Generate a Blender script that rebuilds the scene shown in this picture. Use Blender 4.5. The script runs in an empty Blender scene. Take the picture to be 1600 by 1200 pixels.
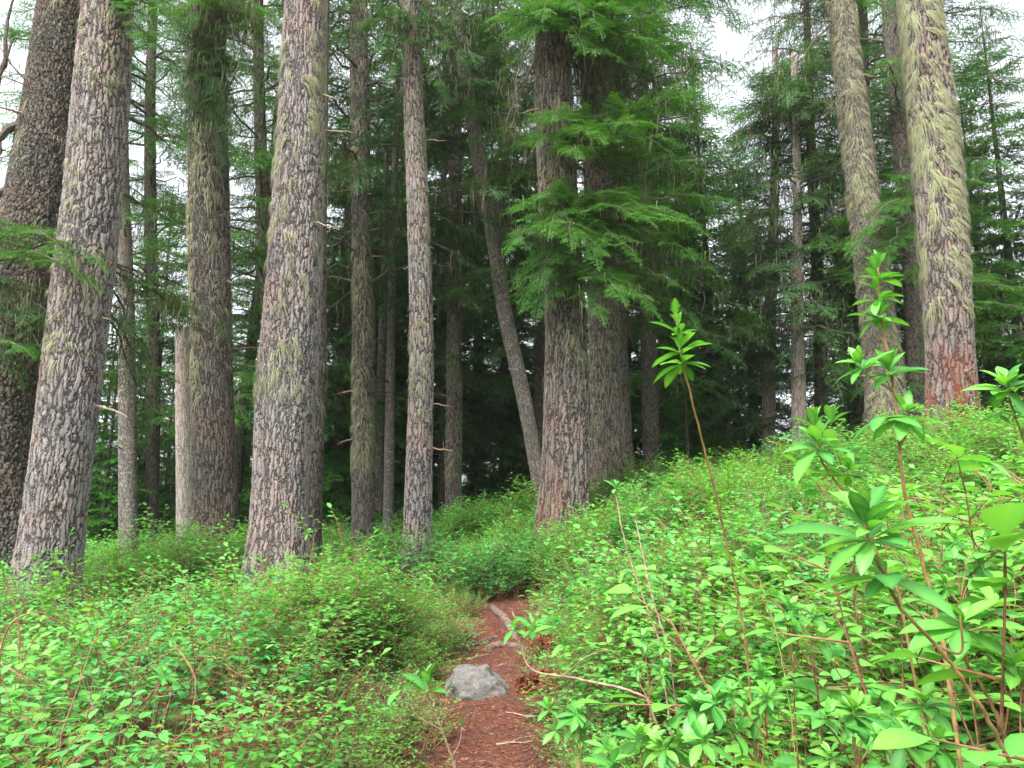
import bpy, math, numpy as np
from math import radians as R, pi
rng = np.random.default_rng(7)
scn = bpy.context.scene
COL = scn.collection

# ------------------------------------------------------------------ camera
EYE = 1.6; PITCH = R(10.2); FPX = 1200.0
cam = bpy.data.cameras.new("camera"); cam.sensor_width = 36; cam.sensor_fit = 'HORIZONTAL'
cam.lens = 36 * FPX / 1600; cam.clip_start = .05; cam.clip_end = 1500
co = bpy.data.objects.new("camera", cam); COL.objects.link(co)
co.location = (0, 0, EYE); co.rotation_euler = (pi / 2 + PITCH, 0, 0)
scn.camera = co
scn.view_settings.view_transform = 'Standard'; scn.view_settings.look = 'None'
scn.view_settings.exposure = 1.9; scn.view_settings.gamma = 1
scn.cycles.max_bounces = 8; scn.cycles.diffuse_bounces = 4; scn.cycles.glossy_bounces = 2
scn.cycles.transmission_bounces = 4; scn.cycles.use_fast_gi = False
# ------------------------------------------------------------------ sky (bright overcast) and sun
SUN_EL, SUN_AZ = R(55), R(215)          # azimuth clockwise from +Y: sun veiled, behind and left of the viewer
w = bpy.data.worlds.new("World"); scn.world = w; w.use_nodes = True
nt = w.node_tree; bg = nt.nodes['Background']
sk = nt.nodes.new('ShaderNodeTexSky'); sk.sky_type = 'NISHITA'; sk.sun_disc = False
sk.sun_elevation = SUN_EL; sk.sun_rotation = SUN_AZ; sk.dust_density = 4; sk.air_density = 1
hs = nt.nodes.new('ShaderNodeHueSaturation'); hs.inputs['Saturation'].default_value = .22
hs.inputs['Value'].default_value = 1.15
nt.links.new(sk.outputs[0], hs.inputs['Color']); nt.links.new(hs.outputs[0], bg.inputs[0])
bg.inputs[1].default_value = .15
sl = bpy.data.lights.new("sun", 'SUN'); sl.energy = 1.5; sl.angle = R(14); sl.color = (1, .96, .9)
so = bpy.data.objects.new("sun", sl); COL.objects.link(so)
so.rotation_euler = (pi / 2 - SUN_EL, 0, -SUN_AZ + pi)
so.location = (0, 0, 40)

# ------------------------------------------------------------------ helpers
CP, SP = math.cos(PITCH), math.sin(PITCH)
def P(u, v, Y):
    t = (600 - v) / FPX; s = Y / (CP - SP * t)
    return np.array(((u - 800) / FPX * s, Y, EYE + (SP + CP * t) * s))
def WPX(wpx, v, Y):
    t = (600 - v) / FPX; return wpx / FPX * Y / (CP - SP * t)

class G:
    def __init__(s): s.V = []; s.F = {3: [], 4: []}; s.M = {3: [], 4: []}; s.T = []; s.n = 0
    def add(s, V, F, tone=0.5, mi=0):
        V = np.asarray(V, float).reshape(-1, 3); F = np.asarray(F, int); k = F.shape[1]
        s.V.append(V); s.F[k].append(F + s.n); s.M[k].append(np.full(len(F), mi))
        s.T.append(np.broadcast_to(np.asarray(tone, float), (len(V),))); s.n += len(V)
    def merge(s, o, Rm, p, sc=1., tadd=0.):
        V = o.cV @ (Rm.T * sc) + p
        s.V.append(V)
        for k in (3, 4):
            if len(o.cF[k]): s.F[k].append(o.cF[k] + s.n); s.M[k].append(o.cM[k])
        s.T.append(np.clip(o.cT + tadd, 0, 1)); s.n += len(V)
    def cache(s):
        s.cV = np.concatenate(s.V); s.cT = np.concatenate(s.T)
        s.cF = {k: (np.concatenate(s.F[k]) if s.F[k] else np.zeros((0, k), int)) for k in (3, 4)}
        s.cM = {k: (np.concatenate(s.M[k]) if s.M[k] else np.zeros(0, int)) for k in (3, 4)}
        return s
    def mesh(s, name, mats, off=(0, 0, 0), smooth=True, vec=None):
        s.cache(); me = bpy.data.meshes.new(name)
        V = s.cV - np.asarray(off, float)
        me.vertices.add(len(V)); me.vertices.foreach_set('co', V.astype(np.float32).ravel())
        f3, f4 = s.cF[3], s.cF[4]
        li = np.concatenate([f3.ravel(), f4.ravel()]).astype(np.int32)
        me.loops.add(len(li)); me.loops.foreach_set('vertex_index', li)
        n = len(f3) + len(f4); me.polygons.add(n)
        st = np.concatenate([np.arange(len(f3)) * 3, len(f3) * 3 + np.arange(len(f4)) * 4]).astype(np.int32)
        me.polygons.foreach_set('loop_start', st)
        me.polygons.foreach_set('material_index', np.concatenate([s.cM[3], s.cM[4]]).astype(np.int32))
        me.polygons.foreach_set('use_smooth', np.full(n, smooth))
        for m in mats: me.materials.append(m)
        a = me.attributes.new('tone', 'FLOAT', 'POINT'); a.data.foreach_set('value', s.cT.astype(np.float32))
        if vec is not None:
            a = me.attributes.new('bc', 'FLOAT_VECTOR', 'POINT'); a.data.foreach_set('vector', vec.astype(np.float32).ravel())
        me.update(calc_edges=True); return me

def link(o, parent=None):
    COL.objects.link(o)
    if parent is not None: o.parent = parent
    return o
def tag(o, label=None, cat=None, group=None, kind=None):
    if label: o['label'] = label
    if cat: o['category'] = cat
    if group: o['group'] = group
    if kind: o['kind'] = kind
    return o
def thing(name, loc, label, cat, group=None):
    o = bpy.data.objects.new(name, None); o.location = loc; o.empty_display_size = .2
    return tag(link(o), label, cat, group)
def part(g, name, mats, parent, smooth=True, vec=None):
    me = g.mesh(name, mats, tuple(parent.location), smooth, vec)
    return link(bpy.data.objects.new(name, me), parent)
def solo(g, name, mats, label, cat, loc, group=None, kind=None, smooth=True, vec=None):
    me = g.mesh(name, mats, loc, smooth, vec); o = bpy.data.objects.new(name, me); o.location = loc
    return tag(link(o), label, cat, group, kind)

def hash3(i, j, k, seed):
    h = (i * 374761393 + j * 668265263 + k * 2147483647 + seed * 974634777) & 0xffffffff
    h = ((h ^ (h >> 13)) * 1274126177) & 0xffffffff
    h = ((h ^ (h >> 16)) * 2246822519) & 0xffffffff
    return ((h ^ (h >> 15)) & 0xffffff) / float(0xffffff)
def vnoise(p, seed=0):
    p = np.asarray(p, float); i = np.floor(p).astype(np.int64); f = p - i; f = f * f * (3 - 2 * f); r = 0
    for a in (0, 1):
        for b in (0, 1):
            for c in (0, 1):
                wt = (f[..., 0] if a else 1 - f[..., 0]) * (f[..., 1] if b else 1 - f[..., 1]) * (f[..., 2] if c else 1 - f[..., 2])
                r = r + wt * hash3(i[..., 0] + a, i[..., 1] + b, i[..., 2] + c, seed)
    return r * 2 - 1
def fbm(p, seed=0, o=4):
    r = 0; a = 1
    for k in range(o): r = r + a * vnoise(np.asarray(p) * 2 ** k, seed + k * 17); a *= .5
    return r
def norm(v): return v / np.maximum(np.linalg.norm(v, axis=-1, keepdims=True), 1e-9)
def rotm(az, pitch=0, roll=0):     # local +X -> direction az with pitch up
    ca, sa, cp, sp, cr, sr = math.cos(az), math.sin(az), math.cos(pitch), math.sin(pitch), math.cos(roll), math.sin(roll)
    Rz = np.array([[ca, -sa, 0], [sa, ca, 0], [0, 0, 1]]); Ry = np.array([[cp, 0, -sp], [0, 1, 0], [sp, 0, cp]])
    Rx = np.array([[1, 0, 0], [0, cr, -sr], [0, sr, cr]]); return Rz @ Ry @ Rx
def prisms(g, A, B, r0, r1, mi, tone=.5, sides=3):
    A = np.atleast_2d(A); B = np.atleast_2d(B); n = len(A)
    r0 = np.broadcast_to(r0, (n,)); r1 = np.broadcast_to(r1, (n,))
    d = norm(B - A); u = norm(np.cross(d, np.where(np.abs(d[:, 2:]) > .9, [[1., 0, 0]], [[0, 0, 1.]]))); v = np.cross(d, u)
    V = np.zeros((n, 2, sides, 3))
    for k in range(sides):
        o = u * math.cos(2 * pi * k / sides) + v * math.sin(2 * pi * k / sides)
        V[:, 0, k] = A + o * r0[:, None]; V[:, 1, k] = B + o * r1[:, None]
    b = np.arange(n)[:, None] * 2 * sides
    F = [np.stack([b[:, 0] + k, b[:, 0] + (k + 1) % sides, b[:, 0] + sides + (k + 1) % sides, b[:, 0] + sides + k], 1) for k in range(sides)]
    g.add(V.reshape(-1, 3), np.concatenate(F), tone, mi)
def tube(g, pts, rad, sides=8, mi=0, tone=.5, ret=False):
    pts = np.asarray(pts, float); n = len(pts); rad = np.broadcast_to(rad, (n,))
    d = norm(np.gradient(pts, axis=0)); ref = np.array([0, 0, 1.]) if abs(d[:, 2]).mean() < .8 else np.array([1., 0, 0])
    u = norm(np.cross(d, ref)); v = np.cross(u, d)
    a = np.arange(sides) * 2 * pi / sides
    V = pts[:, None] + rad[:, None, None] * (u[:, None] * np.cos(a)[None, :, None] + v[:, None] * np.sin(a)[None, :, None])
    i = np.arange(n - 1)[:, None] * sides; k = np.arange(sides)[None]; k2 = (k + 1) % sides
    F = np.stack([i + k, i + k2, i + sides + k2, i + sides + k], -1).reshape(-1, 4)
    g.add(V.reshape(-1, 3), F, tone, mi)
def smoothpath(pts, m):
    pts = np.asarray(pts, float); t = np.r_[0, np.cumsum(np.linalg.norm(np.diff(pts[:, :3], axis=0), axis=1))]; t /= t[-1]
    T = np.linspace(0, 1, m); n = len(pts); out = np.zeros((m, pts.shape[1]))
    tan = np.gradient(pts, t, axis=0) if n > 2 else np.repeat([pts[1] - pts[0]], 2, 0)
    j = np.clip(np.searchsorted(t, T, side='right') - 1, 0, n - 2); h = (t[j + 1] - t[j])[:, None]; s = ((T - t[j])[:, None]) / h
    return ((2*s**3-3*s**2+1)*pts[j] + (s**3-2*s**2+s)*h*tan[j] + (-2*s**3+3*s**2)*pts[j+1] + (s**3-s**2)*h*tan[j+1])

# ------------------------------------------------------------------ materials
def newmat(name):
    m = bpy.data.materials.new(name); m.use_nodes = True; t = m.node_tree; t.nodes.clear(); return m, t, t.nodes, t.links
def N(t, typ, **kw):
    n = t.nodes.new('ShaderNode' + typ)
    for k, v in kw.items():
        if k.startswith('i_'): n.inputs[k[2:].replace('_', ' ')].default_value = v
        else: setattr(n, k, v)
    return n
def mix(t, f, a, b, typ='MIX'):
    n = t.nodes.new('ShaderNodeMix'); n.data_type = 'RGBA'; n.blend_type = typ
    for s, v in ((n.inputs[0], f), (n.inputs[6], a), (n.inputs[7], b)):
        if isinstance(v, (int, float)): s.default_value = v
        elif isinstance(v, tuple): s.default_value = (*v, 1)
        else: t.links.new(v, s)
    return n.outputs[2]
def ramp(t, f, lo, hi, a=0., b=1.):
    n = N(t, 'MapRange'); n.interpolation_type = 'SMOOTHSTEP'
    t.links.new(f, n.inputs[0]); n.inputs[1].default_value = lo; n.inputs[2].default_value = hi
    n.inputs[3].default_value = a; n.inputs[4].default_value = b; return n.outputs[0]
def mth(t, op, a, b=0.):
    n = N(t, 'Math', operation=op)
    for s, v in zip(n.inputs, (a, b)):
        if isinstance(v, (int, float)): s.default_value = v
        else: t.links.new(v, s)
    return n.outputs[0]
def noise(t, vec, scale, detail=3, rough=.55, out=0):
    n = N(t, 'TexNoise'); n.inputs['Scale'].default_value = scale; n.inputs['Detail'].default_value = detail
    n.inputs['Roughness'].default_value = rough; t.links.new(vec, n.inputs['Vector']); return n.outputs[out]

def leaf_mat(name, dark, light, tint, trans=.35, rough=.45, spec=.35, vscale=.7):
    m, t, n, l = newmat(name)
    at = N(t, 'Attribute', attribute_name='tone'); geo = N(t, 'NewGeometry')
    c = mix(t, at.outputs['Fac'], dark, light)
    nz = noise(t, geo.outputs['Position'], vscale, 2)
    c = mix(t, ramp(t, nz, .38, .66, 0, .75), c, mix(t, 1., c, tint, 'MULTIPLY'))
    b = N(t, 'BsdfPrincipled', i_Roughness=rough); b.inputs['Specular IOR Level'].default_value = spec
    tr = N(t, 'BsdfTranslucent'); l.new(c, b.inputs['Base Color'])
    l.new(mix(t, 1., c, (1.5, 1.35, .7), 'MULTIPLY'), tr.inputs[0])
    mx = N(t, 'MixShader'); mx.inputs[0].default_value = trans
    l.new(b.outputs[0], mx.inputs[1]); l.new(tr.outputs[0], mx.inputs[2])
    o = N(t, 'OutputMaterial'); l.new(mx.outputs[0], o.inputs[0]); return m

def bark_mat(name, cell=14., stretch=.28, disp=.022, plate=(.36, .325, .325), furrow=(.065, .054, .052),
             grey=(.36, .36, .33), greyf=.35, moss=(.13, .15, .055), mossf=.2, fine=38., red=0.):
    m, t, n, l = newmat(name)
    at = N(t, 'Attribute', attribute_name='bc'); v0 = at.outputs['Vector']
    mp = N(t, 'Mapping'); mp.inputs['Scale'].default_value = (1, 1, stretch); l.new(v0, mp.inputs[0])
    nd = noise(t, v0, 5.5, 6, .72, 1)
    sub = N(t, 'VectorMath', operation='SUBTRACT'); l.new(nd, sub.inputs[0]); sub.inputs[1].default_value = (.5, .5, .5)
    sc = N(t, 'VectorMath', operation='SCALE'); l.new(sub.outputs[0], sc.inputs[0]); sc.inputs['Scale'].default_value = 1.
    mu = N(t, 'VectorMath', operation='MULTIPLY'); l.new(sc.outputs[0], mu.inputs[0]); mu.inputs[1].default_value = (.13, .13, .45 * stretch)
    ad = N(t, 'VectorMath', operation='ADD'); l.new(mp.outputs[0], ad.inputs[0]); l.new(mu.outputs[0], ad.inputs[1])
    vo = N(t, 'TexVoronoi', feature='DISTANCE_TO_EDGE', i_Scale=cell); l.new(ad.outputs[0], vo.inputs['Vector'])
    vf = N(t, 'TexVoronoi', feature='DISTANCE_TO_EDGE', i_Scale=fine); l.new(ad.outputs[0], vf.inputs['Vector'])
    vc = N(t, 'TexVoronoi', feature='F1', i_Scale=fine); l.new(ad.outputs[0], vc.inputs['Vector'])
    big = ramp(t, vo.outputs['Distance'], .0, .2); fn = ramp(t, vf.outputs['Distance'], 0, .22)
    nf = noise(t, ad.outputs[0], 55, 6, .8); nm = ramp(t, noise(t, v0, 38, 5, .8), .36, .64)
    sepc = N(t, 'SeparateColor'); l.new(vc.outputs['Color'], sepc.inputs[0])
    h = mth(t, 'ADD', mth(t, 'MULTIPLY', big, .62), mth(t, 'ADD', mth(t, 'MULTIPLY', mth(t, 'MULTIPLY', fn, big), .2), mth(t, 'MULTIPLY', sepc.outputs[0], .16)))
    h = mth(t, 'ADD', h, mth(t, 'MULTIPLY', nf, .2))
    pc = mix(t, sepc.outputs[1], tuple(x * .7 for x in plate), tuple(min(1, x * 1.25) for x in plate)); pc = mix(t, mth(t, 'MULTIPLY', nm, .6), pc, tuple(x * .38 for x in plate))
    pc = mix(t, ramp(t, noise(t, v0, 1.7, 3), .4, .65, 0, .6), pc, tuple(np.array(plate) * (1.12, .88, .78)))
    gm = mth(t, 'MULTIPLY', ramp(t, noise(t, v0, 11, 5, .72), .5, .6), ramp(t, noise(t, v0, 1.1, 2), .3, .62))
    pc = mix(t, mth(t, 'MULTIPLY', gm, greyf), pc, grey)
    mm = mth(t, 'MULTIPLY', ramp(t, noise(t, v0, 7, 5, .7), .46, .6), ramp(t, noise(t, v0, .8, 2), .35, .6))
    pc = mix(t, mth(t, 'MULTIPLY', mm, mossf), pc, moss)
    c = mix(t, ramp(t, h, .2, .66), furrow, pc)
    if red:
        tn = at2 = N(t, 'Attribute', attribute_name='tone')
        rm = mth(t, 'MULTIPLY', ramp(t, noise(t, ad.outputs[0], 6, 5, .75), .5, .55), tn.outputs['Fac'])
        c = mix(t, mth(t, 'MULTIPLY', rm, red), c, (.24, .06, .025))
    b = N(t, 'BsdfPrincipled', i_Roughness=.85); b.inputs['Specular IOR Level'].default_value = .25
    l.new(c, b.inputs['Base Color'])
    bp = N(t, 'Bump', i_Strength=1., i_Distance=disp * .6); l.new(nf, bp.inputs['Height']); l.new(bp.outputs[0], b.inputs['Normal'])
    dp = N(t, 'Displacement', i_Midlevel=.6, i_Scale=disp); l.new(h, dp.inputs['Height'])
    o = N(t, 'OutputMaterial'); l.new(b.outputs[0], o.inputs[0]); l.new(dp.outputs[0], o.inputs['Displacement'])
    m.displacement_method = 'BOTH'; return m

def plain_mat(name, c1, c2, rough=.8, scale=30., bump=.3, spec=.3, attr=False):
    m, t, n, l = newmat(name); tc = N(t, 'NewGeometry')
    nz = noise(t, tc.outputs['Position'], scale, 4)
    f = ramp(t, nz, .35, .65)
    if attr:
        at = N(t, 'Attribute', attribute_name='tone'); f = at.outputs['Fac']
    b = N(t, 'BsdfPrincipled', i_Roughness=rough); b.inputs['Specular IOR Level'].default_value = spec
    l.new(mix(t, f, c1, c2), b.inputs['Base Color'])
    bp = N(t, 'Bump', i_Strength=bump, i_Distance=.01); l.new(nz, bp.inputs['Height']); l.new(bp.outputs[0], b.inputs['Normal'])
    o = N(t, 'OutputMaterial'); l.new(b.outputs[0], o.inputs[0]); return m

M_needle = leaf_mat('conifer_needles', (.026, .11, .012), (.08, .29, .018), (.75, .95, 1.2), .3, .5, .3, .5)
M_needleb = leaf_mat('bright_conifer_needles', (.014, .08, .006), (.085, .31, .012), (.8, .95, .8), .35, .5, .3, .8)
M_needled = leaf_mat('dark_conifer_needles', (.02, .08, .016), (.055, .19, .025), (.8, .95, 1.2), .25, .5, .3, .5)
M_twig = plain_mat('conifer_twigs', (.05, .038, .03), (.11, .09, .075), .9)
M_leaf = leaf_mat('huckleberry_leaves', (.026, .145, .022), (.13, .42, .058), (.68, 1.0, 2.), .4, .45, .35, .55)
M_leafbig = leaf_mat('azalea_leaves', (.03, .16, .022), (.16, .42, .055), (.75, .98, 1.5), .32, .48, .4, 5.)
M_azstem = plain_mat('azalea_stems', (.15, .09, .035), (.27, .18, .07), .65, 40)
M_stem = plain_mat('shrub_stems', (.13, .055, .03), (.26, .13, .07), .7, 40)
M_shoot = plain_mat('green_shoots', (.28, .36, .07), (.38, .4, .1), .6, 20)
M_dead = plain_mat('dead_twigs', (.17, .115, .08), (.3, .22, .16), .85, 40)
M_lichen = plain_mat('pale_hanging_lichen', (.11, .12, .06), (.36, .365, .22), .95, 20, .1, .1, True)
M_usnea = plain_mat('grey_beard_lichen', (.05, .052, .028), (.15, .15, .085), .95, 20, .1, .1, True)
B_plate = bark_mat('plated_bark', 24, .12, .024, fine=70)
B_rough = bark_mat('rough_flaky_bark', 24, .6, .03, (.27, .245, .22), (.04, .034, .028), (.34, .34, .3), .7, (.12, .13, .05), .45, 52)
B_stringy = bark_mat('stringy_bark', 26, .12, .02, (.2, .175, .16), (.035, .028, .024), (.27, .27, .2), .45, (.15, .16, .07), .35, 60, .6)
B_thin = bark_mat('thin_speckled_bark', 30, .5, .012, (.25, .225, .205), (.05, .042, .036), (.42, .42, .38), .7, (.13, .15, .06), .4, 70)
B_dark = bark_mat('dark_bark', 22, .25, .016, (.14, .12, .11), (.03, .025, .022), (.2, .2, .17), .3, (.1, .12, .05), .4, 55)  # darkest plate and furrow colours of the barks
B_pale = bark_mat('pale_weathered_wood', 22, .1, .01, (.42, .37, .34), (.16, .13, .11), (.5, .48, .45), .4, (.3, .3, .2), .15, 60)
B_red = bark_mat('plated_bark_with_rust_patches', 18, .15, .026, (.26, .222, .215), (.038, .028, .025), (.34, .34, .3), .4, (.13, .15, .055), .3, 55, .9)

# ------------------------------------------------------------------ terrain
CT = np.array([(0,0,0),(-.1,3,0),(-.15,5.5,0),(-.18,7.6,.1),(-.12,9,.22),(-.1,10.5,.4),(-.05,11.5,.52),(.95,12.5,1.2),
 (-2,3,.05),(-4,3,.15),(-3,6,.15),(-5,8,.35),(-2,9,.3),(-7,9,.45),(-3.5,11,.5),(-1.5,13,.5),(-6,13,.5),(-10,12,.5),(-3,17,.4),(-8,18,.0),(0,17,.7),
 (-1.2,5,.02),(-1.2,8,.15),(-1,10.5,.45),(-.6,5,0),(.6,5,.05),(.6,8,.3),(.5,10.5,.6),
 (1,1.5,.1),(1.6,2.5,.3),(2.5,3,.55),(1.2,4.5,.25),(2.5,5,.75),(4,5,1.15),(1.3,8,.6),(3,8,1.35),(5,8,1.8),(2.2,10.5,1.3),(4,11,1.95),(6.5,11,2.25),(8,12,2.35),
 (2.5,14,1.75),(5,15,2.1),(9,15,1.9),(12,12,2.2),(6,2,.9),(8,6,1.9),(12,5,2),
 (0,24,-.6),(5,23,.2),(12,24,.0),(-8,25,-1.8),(-15,20,-1.2),(0,40,-5),(-20,40,-6),(20,40,-4),(-16,10,.3),(-14,3,.2),(-6,-4,0),(6,-4,.6),(0,-5,0),
 (-60,60,-9),(0,70,-9),(60,60,-8),(-60,0,-3),(60,0,0),(0,-60,0),(-60,-60,-2),(60,-60,0)], float)
def hraw(x, y):
    x = np.asarray(x, float); y = np.asarray(y, float)
    d2 = (x[..., None] - CT[:, 0]) ** 2 + (y[..., None] - CT[:, 1]) ** 2
    wt = 1 / (d2 + 1.1) ** 2.2
    return (wt * CT[:, 2]).sum(-1) / wt.sum(-1)
PATHC = np.array([(0., -3), (0, 0), (-.05, 3), (-.16, 5.4), (-.16, 7.6), (-.1, 9), (-.08, 10.5), (0, 11.6), (.05, 13), (-.3, 15)])
def pathd(x, y):
    cx = np.interp(y, PATHC[:, 1], PATHC[:, 0]); return x - cx
def hgt(x, y):
    h = hraw(x, y); x = np.asarray(x, float); y = np.asarray(y, float)
    p = np.stack([x, y, 0 * x], -1); d = np.abs(pathd(x, y)); k = np.clip((d - .3) / .8, 0, 1)
    far = np.clip((np.hypot(x, y) - 60) / 200, 0, 1)
    h = h + k * (.06 * fbm(p * .9, 3, 3) + .02 * fbm(p * 5, 9, 2)) + (1 - k) * (-.05 + .012 * fbm(p * 6, 5, 3))
    return h * (1 - far) + far * (-10 + 6 * vnoise(p * .01, 4)) + 34 * np.clip((np.hypot(x, y) - 150) / 350, 0, 1) ** 1.3 * (1 + .35 * vnoise(p * .006, 14))
def grid(xs, ys, dz=0.):
    X, Y = np.meshgrid(xs, ys); Z = hgt(X, Y) + dz
    nx, ny = len(xs), len(ys); i = (np.arange(ny - 1)[:, None] * nx + np.arange(nx - 1)[None])
    return np.stack([X, Y, Z], -1).reshape(-1, 3), np.stack([i, i + 1, i + nx + 1, i + nx], -1).reshape(-1, 4)
def warp(a, b, n, k): s = np.linspace(-1, 1, n); return np.sign(s) * (a * np.abs(s) + (b - a) * np.abs(s) ** k)
m, t, n, l = newmat('forest_floor'); ge = N(t, 'NewGeometry'); pos = ge.outputs['Position']
n1 = noise(t, pos, 1.3, 4); n2 = noise(t, pos, 40, 5, .7); n3 = noise(t, pos, 9, 4)
c = mix(t, ramp(t, n2, .35, .65), (.045, .024, .014), (.15, .07, .035))
c = mix(t, ramp(t, n3, .45, .62, 0, .6), c, (.2, .09, .045))
ms = mix(t, n2, (.07, .1, .012), (.2, .24, .03)); c = mix(t, mth(t, 'MULTIPLY', ramp(t, n1, .45, .58), ramp(t, n3, .35, .55)), c, ms)
ln_ = N(t, 'VectorMath', operation='LENGTH'); l.new(pos, ln_.inputs[0]); c = mix(t, ramp(t, ln_.outputs['Value'], 35, 90), c, mix(t, ramp(t, noise(t, pos, .35, 5, .7), .4, .6), (.015, .04, .012), (.05, .11, .03)))
b = N(t, 'BsdfPrincipled', i_Roughness=.95); l.new(c, b.inputs['Base Color'])
bp = N(t, 'Bump', i_Strength=1., i_Distance=.03); l.new(n2, bp.inputs['Height']); l.new(bp.outputs[0], b.inputs['Normal'])
o = N(t, 'OutputMaterial'); l.new(b.outputs[0], o.inputs[0]); M_floor = m
m, t, n, l = newmat('trail_soil'); ge = N(t, 'NewGeometry'); pos = ge.outputs['Position']
n2 = noise(t, pos, 55, 6, .75); n3 = noise(t, pos, 4, 4); n4 = noise(t, pos, 160, 3, .6)
c = mix(t, ramp(t, n2, .35, .65), (.045, .0105, .005), (.155, .037, .016))
c = mix(t, ramp(t, n3, .42, .62, 0, .6), c, (.055, .022, .016)); c = mix(t, ramp(t, n4, .56, .7, 0, .55), c, (.2, .075, .04))
b = N(t, 'BsdfPrincipled', i_Roughness=.95); l.new(c, b.inputs['Base Color'])
bp = N(t, 'Bump', i_Strength=1., i_Distance=.02); l.new(n2, bp.inputs['Height']); l.new(bp.outputs[0], b.inputs['Normal'])
o = N(t, 'OutputMaterial'); l.new(b.outputs[0], o.inputs[0]); M_trail = m
g = G(); V, F = grid(warp(12, 600, 261, 7), warp(22, 600, 361, 7) + 6); g.add(V, F); solo(g, 'ground', [M_floor], None, None, (0, 0, 0), kind='structure')
# trail, a strip following the ground
ys = np.arange(-2, 11.75, .05); hs_ = np.linspace(-1, 1, 25)
hw = np.interp(ys, [0, 5, 8, 10, 12], [.5, .52, .46, .36, .3])
edge = .07 * vnoise(np.stack([ys * 2.3, 0 * ys, 0 * ys], -1), 5)
X = np.interp(ys, PATHC[:, 1], PATHC[:, 0])[:, None] + hs_[None] * (hw + edge)[:, None]; Yg = np.repeat(ys[:, None], 25, 1)
Z = hgt(X, Yg) + .022 - .03 * np.abs(hs_[None]) ** 4
i = (np.arange(len(ys) - 1)[:, None] * 25 + np.arange(24)[None])
g = G(); g.add(np.stack([X, Yg, Z], -1).reshape(-1, 3), np.stack([i, i + 1, i + 26, i + 25], -1).reshape(-1, 4)); solo(g, 'trail', [M_trail], None, None, (0, 0, 0), kind='structure')

# ------------------------------------------------------------------ conifer sprays
def spray(L, sp, nl, nw, ns, droop=.12, seed=0, wood=.006, dead=False, wf=.42, nn=2):
    r = np.random.default_rng(seed); g = G()
    T = np.linspace(0, 1, 7); bend = r.uniform(-.12, .12)
    mp = lambda t: np.stack([L * t, L * bend * t * t, -droop * L * t * t + .02 * L * np.sin(t * 5 + seed)], -1)
    mpts = mp(T); prisms(g, mpts[:-1], mpts[1:], wood * (1 - T[:-1] * .8), wood * (1 - T[1:] * .8), 1)
    ts = np.arange(.07, .97, sp / L) + r.uniform(-.2, .2, len(np.arange(.07, .97, sp / L))) * sp / L
    ns_ = len(ts); sg = np.where(np.arange(ns_) % 2, 1., -1.)
    ln = (L * wf * (1 - ts) ** .8 * r.uniform(.65, 1.15, ns_) + .05) * np.minimum(1, .4 + ts * 2.5)
    a = r.normal(R(56), R(7), ns_)
    D = norm(np.stack([np.cos(a), np.sin(a) * sg, r.normal(-.12, .13, ns_)], 1)); S = mp(ts)
    S2, D2, L2, T2 = [S], [D], [ln], [ts * .6 + .3]
    if sp < 1:
        for k in range(ns_):
            if ln[k] < sp * 1.8: continue
            u = np.arange(.2, .95, sp * .8 / ln[k]); q = len(u); s2 = np.where(np.arange(q) % 2, 1., -1.)
            d = D[k]; side = norm(np.cross([0, 0, 1.], d)); aa = r.normal(R(48), R(8), q)[:, None]
            S2.append(S[k] + d * (u * ln[k])[:, None]); D2.append(norm(d * np.cos(aa) + side * np.sin(aa) * s2[:, None] + np.stack([0*u, 0*u, r.normal(-.08, .15, q)], 1)))
            L2.append(ln[k] * .4 * (1 - u) ** .7 * r.uniform(.7, 1.1, q) + .02); T2.append(np.full(q, .5 + .3 * ts[k]))
    S2 = np.concatenate(S2); D2 = np.concatenate(D2); L2 = np.concatenate(L2); T2 = np.concatenate(T2)
    S2 = np.concatenate([S2, mp(np.array([.45, .6, .75, .9]))]); D2 = np.concatenate([D2, np.repeat([norm(mp(np.array(1.)) - mp(np.array(.5)))], 4, 0)])
    L2 = np.r_[L2, np.full(4, L * .15)]; T2 = np.r_[T2, np.full(4, .7)]
    dr = .18 * L2
    E = S2 + D2 * L2[:, None]; E[:, 2] -= dr; prisms(g, S2, E, wood * .35, wood * .12, 1)
    if not dead:
        cnt = np.maximum(2, (L2 / ns).astype(int)); idx = np.repeat(np.arange(len(L2)), cnt)
        u = (np.arange(len(idx)) - np.repeat(np.cumsum(cnt) - cnt, cnt) + .5) / cnt[idx]
        p = S2[idx] + D2[idx] * (u * L2[idx])[:, None]; p[:, 2] -= dr[idx] * u * u
        d = norm(D2[idx] - np.stack([0*u, 0*u, .3 * u], 1)); side = norm(np.cross([0, 0, 1.], d))
        up = np.cross(d, side)
        for sgn in ((1, -1) if nn == 2 else (1, -1, 0)):
            q = len(p); ll = nl * r.uniform(.7, 1.15, q)[:, None] * (1 - .35 * u[:, None] ** 3)
            nd = norm(d * r.uniform(.35, .8, (q, 1)) + side * sgn * .9 + up * r.normal(.12 if sgn else .9, .22, (q, 1)))
            wv = norm(np.cross(nd, up + side * r.normal(0, .5, (q, 1)))) * nw / 2
            V = np.stack([p - wv, p + wv, p + nd * ll], 1)
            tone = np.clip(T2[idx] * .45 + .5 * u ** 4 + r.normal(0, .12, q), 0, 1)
            g.add(V.reshape(-1, 3), np.arange(q * 3).reshape(-1, 3), np.repeat(tone, 3), 0)
    return g.cache()
FINE = [spray(.95, .052, .027, .0105, .0145, .12, s, wf=.33) for s in range(4)]
MID = [spray(1.6, .1, .05, .019, .026, .16, 10 + s, .009) for s in range(4)]
FAR = [spray(2.2, .14, .09, .04, .04, .15, 20 + s, .014) for s in range(4)]
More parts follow.
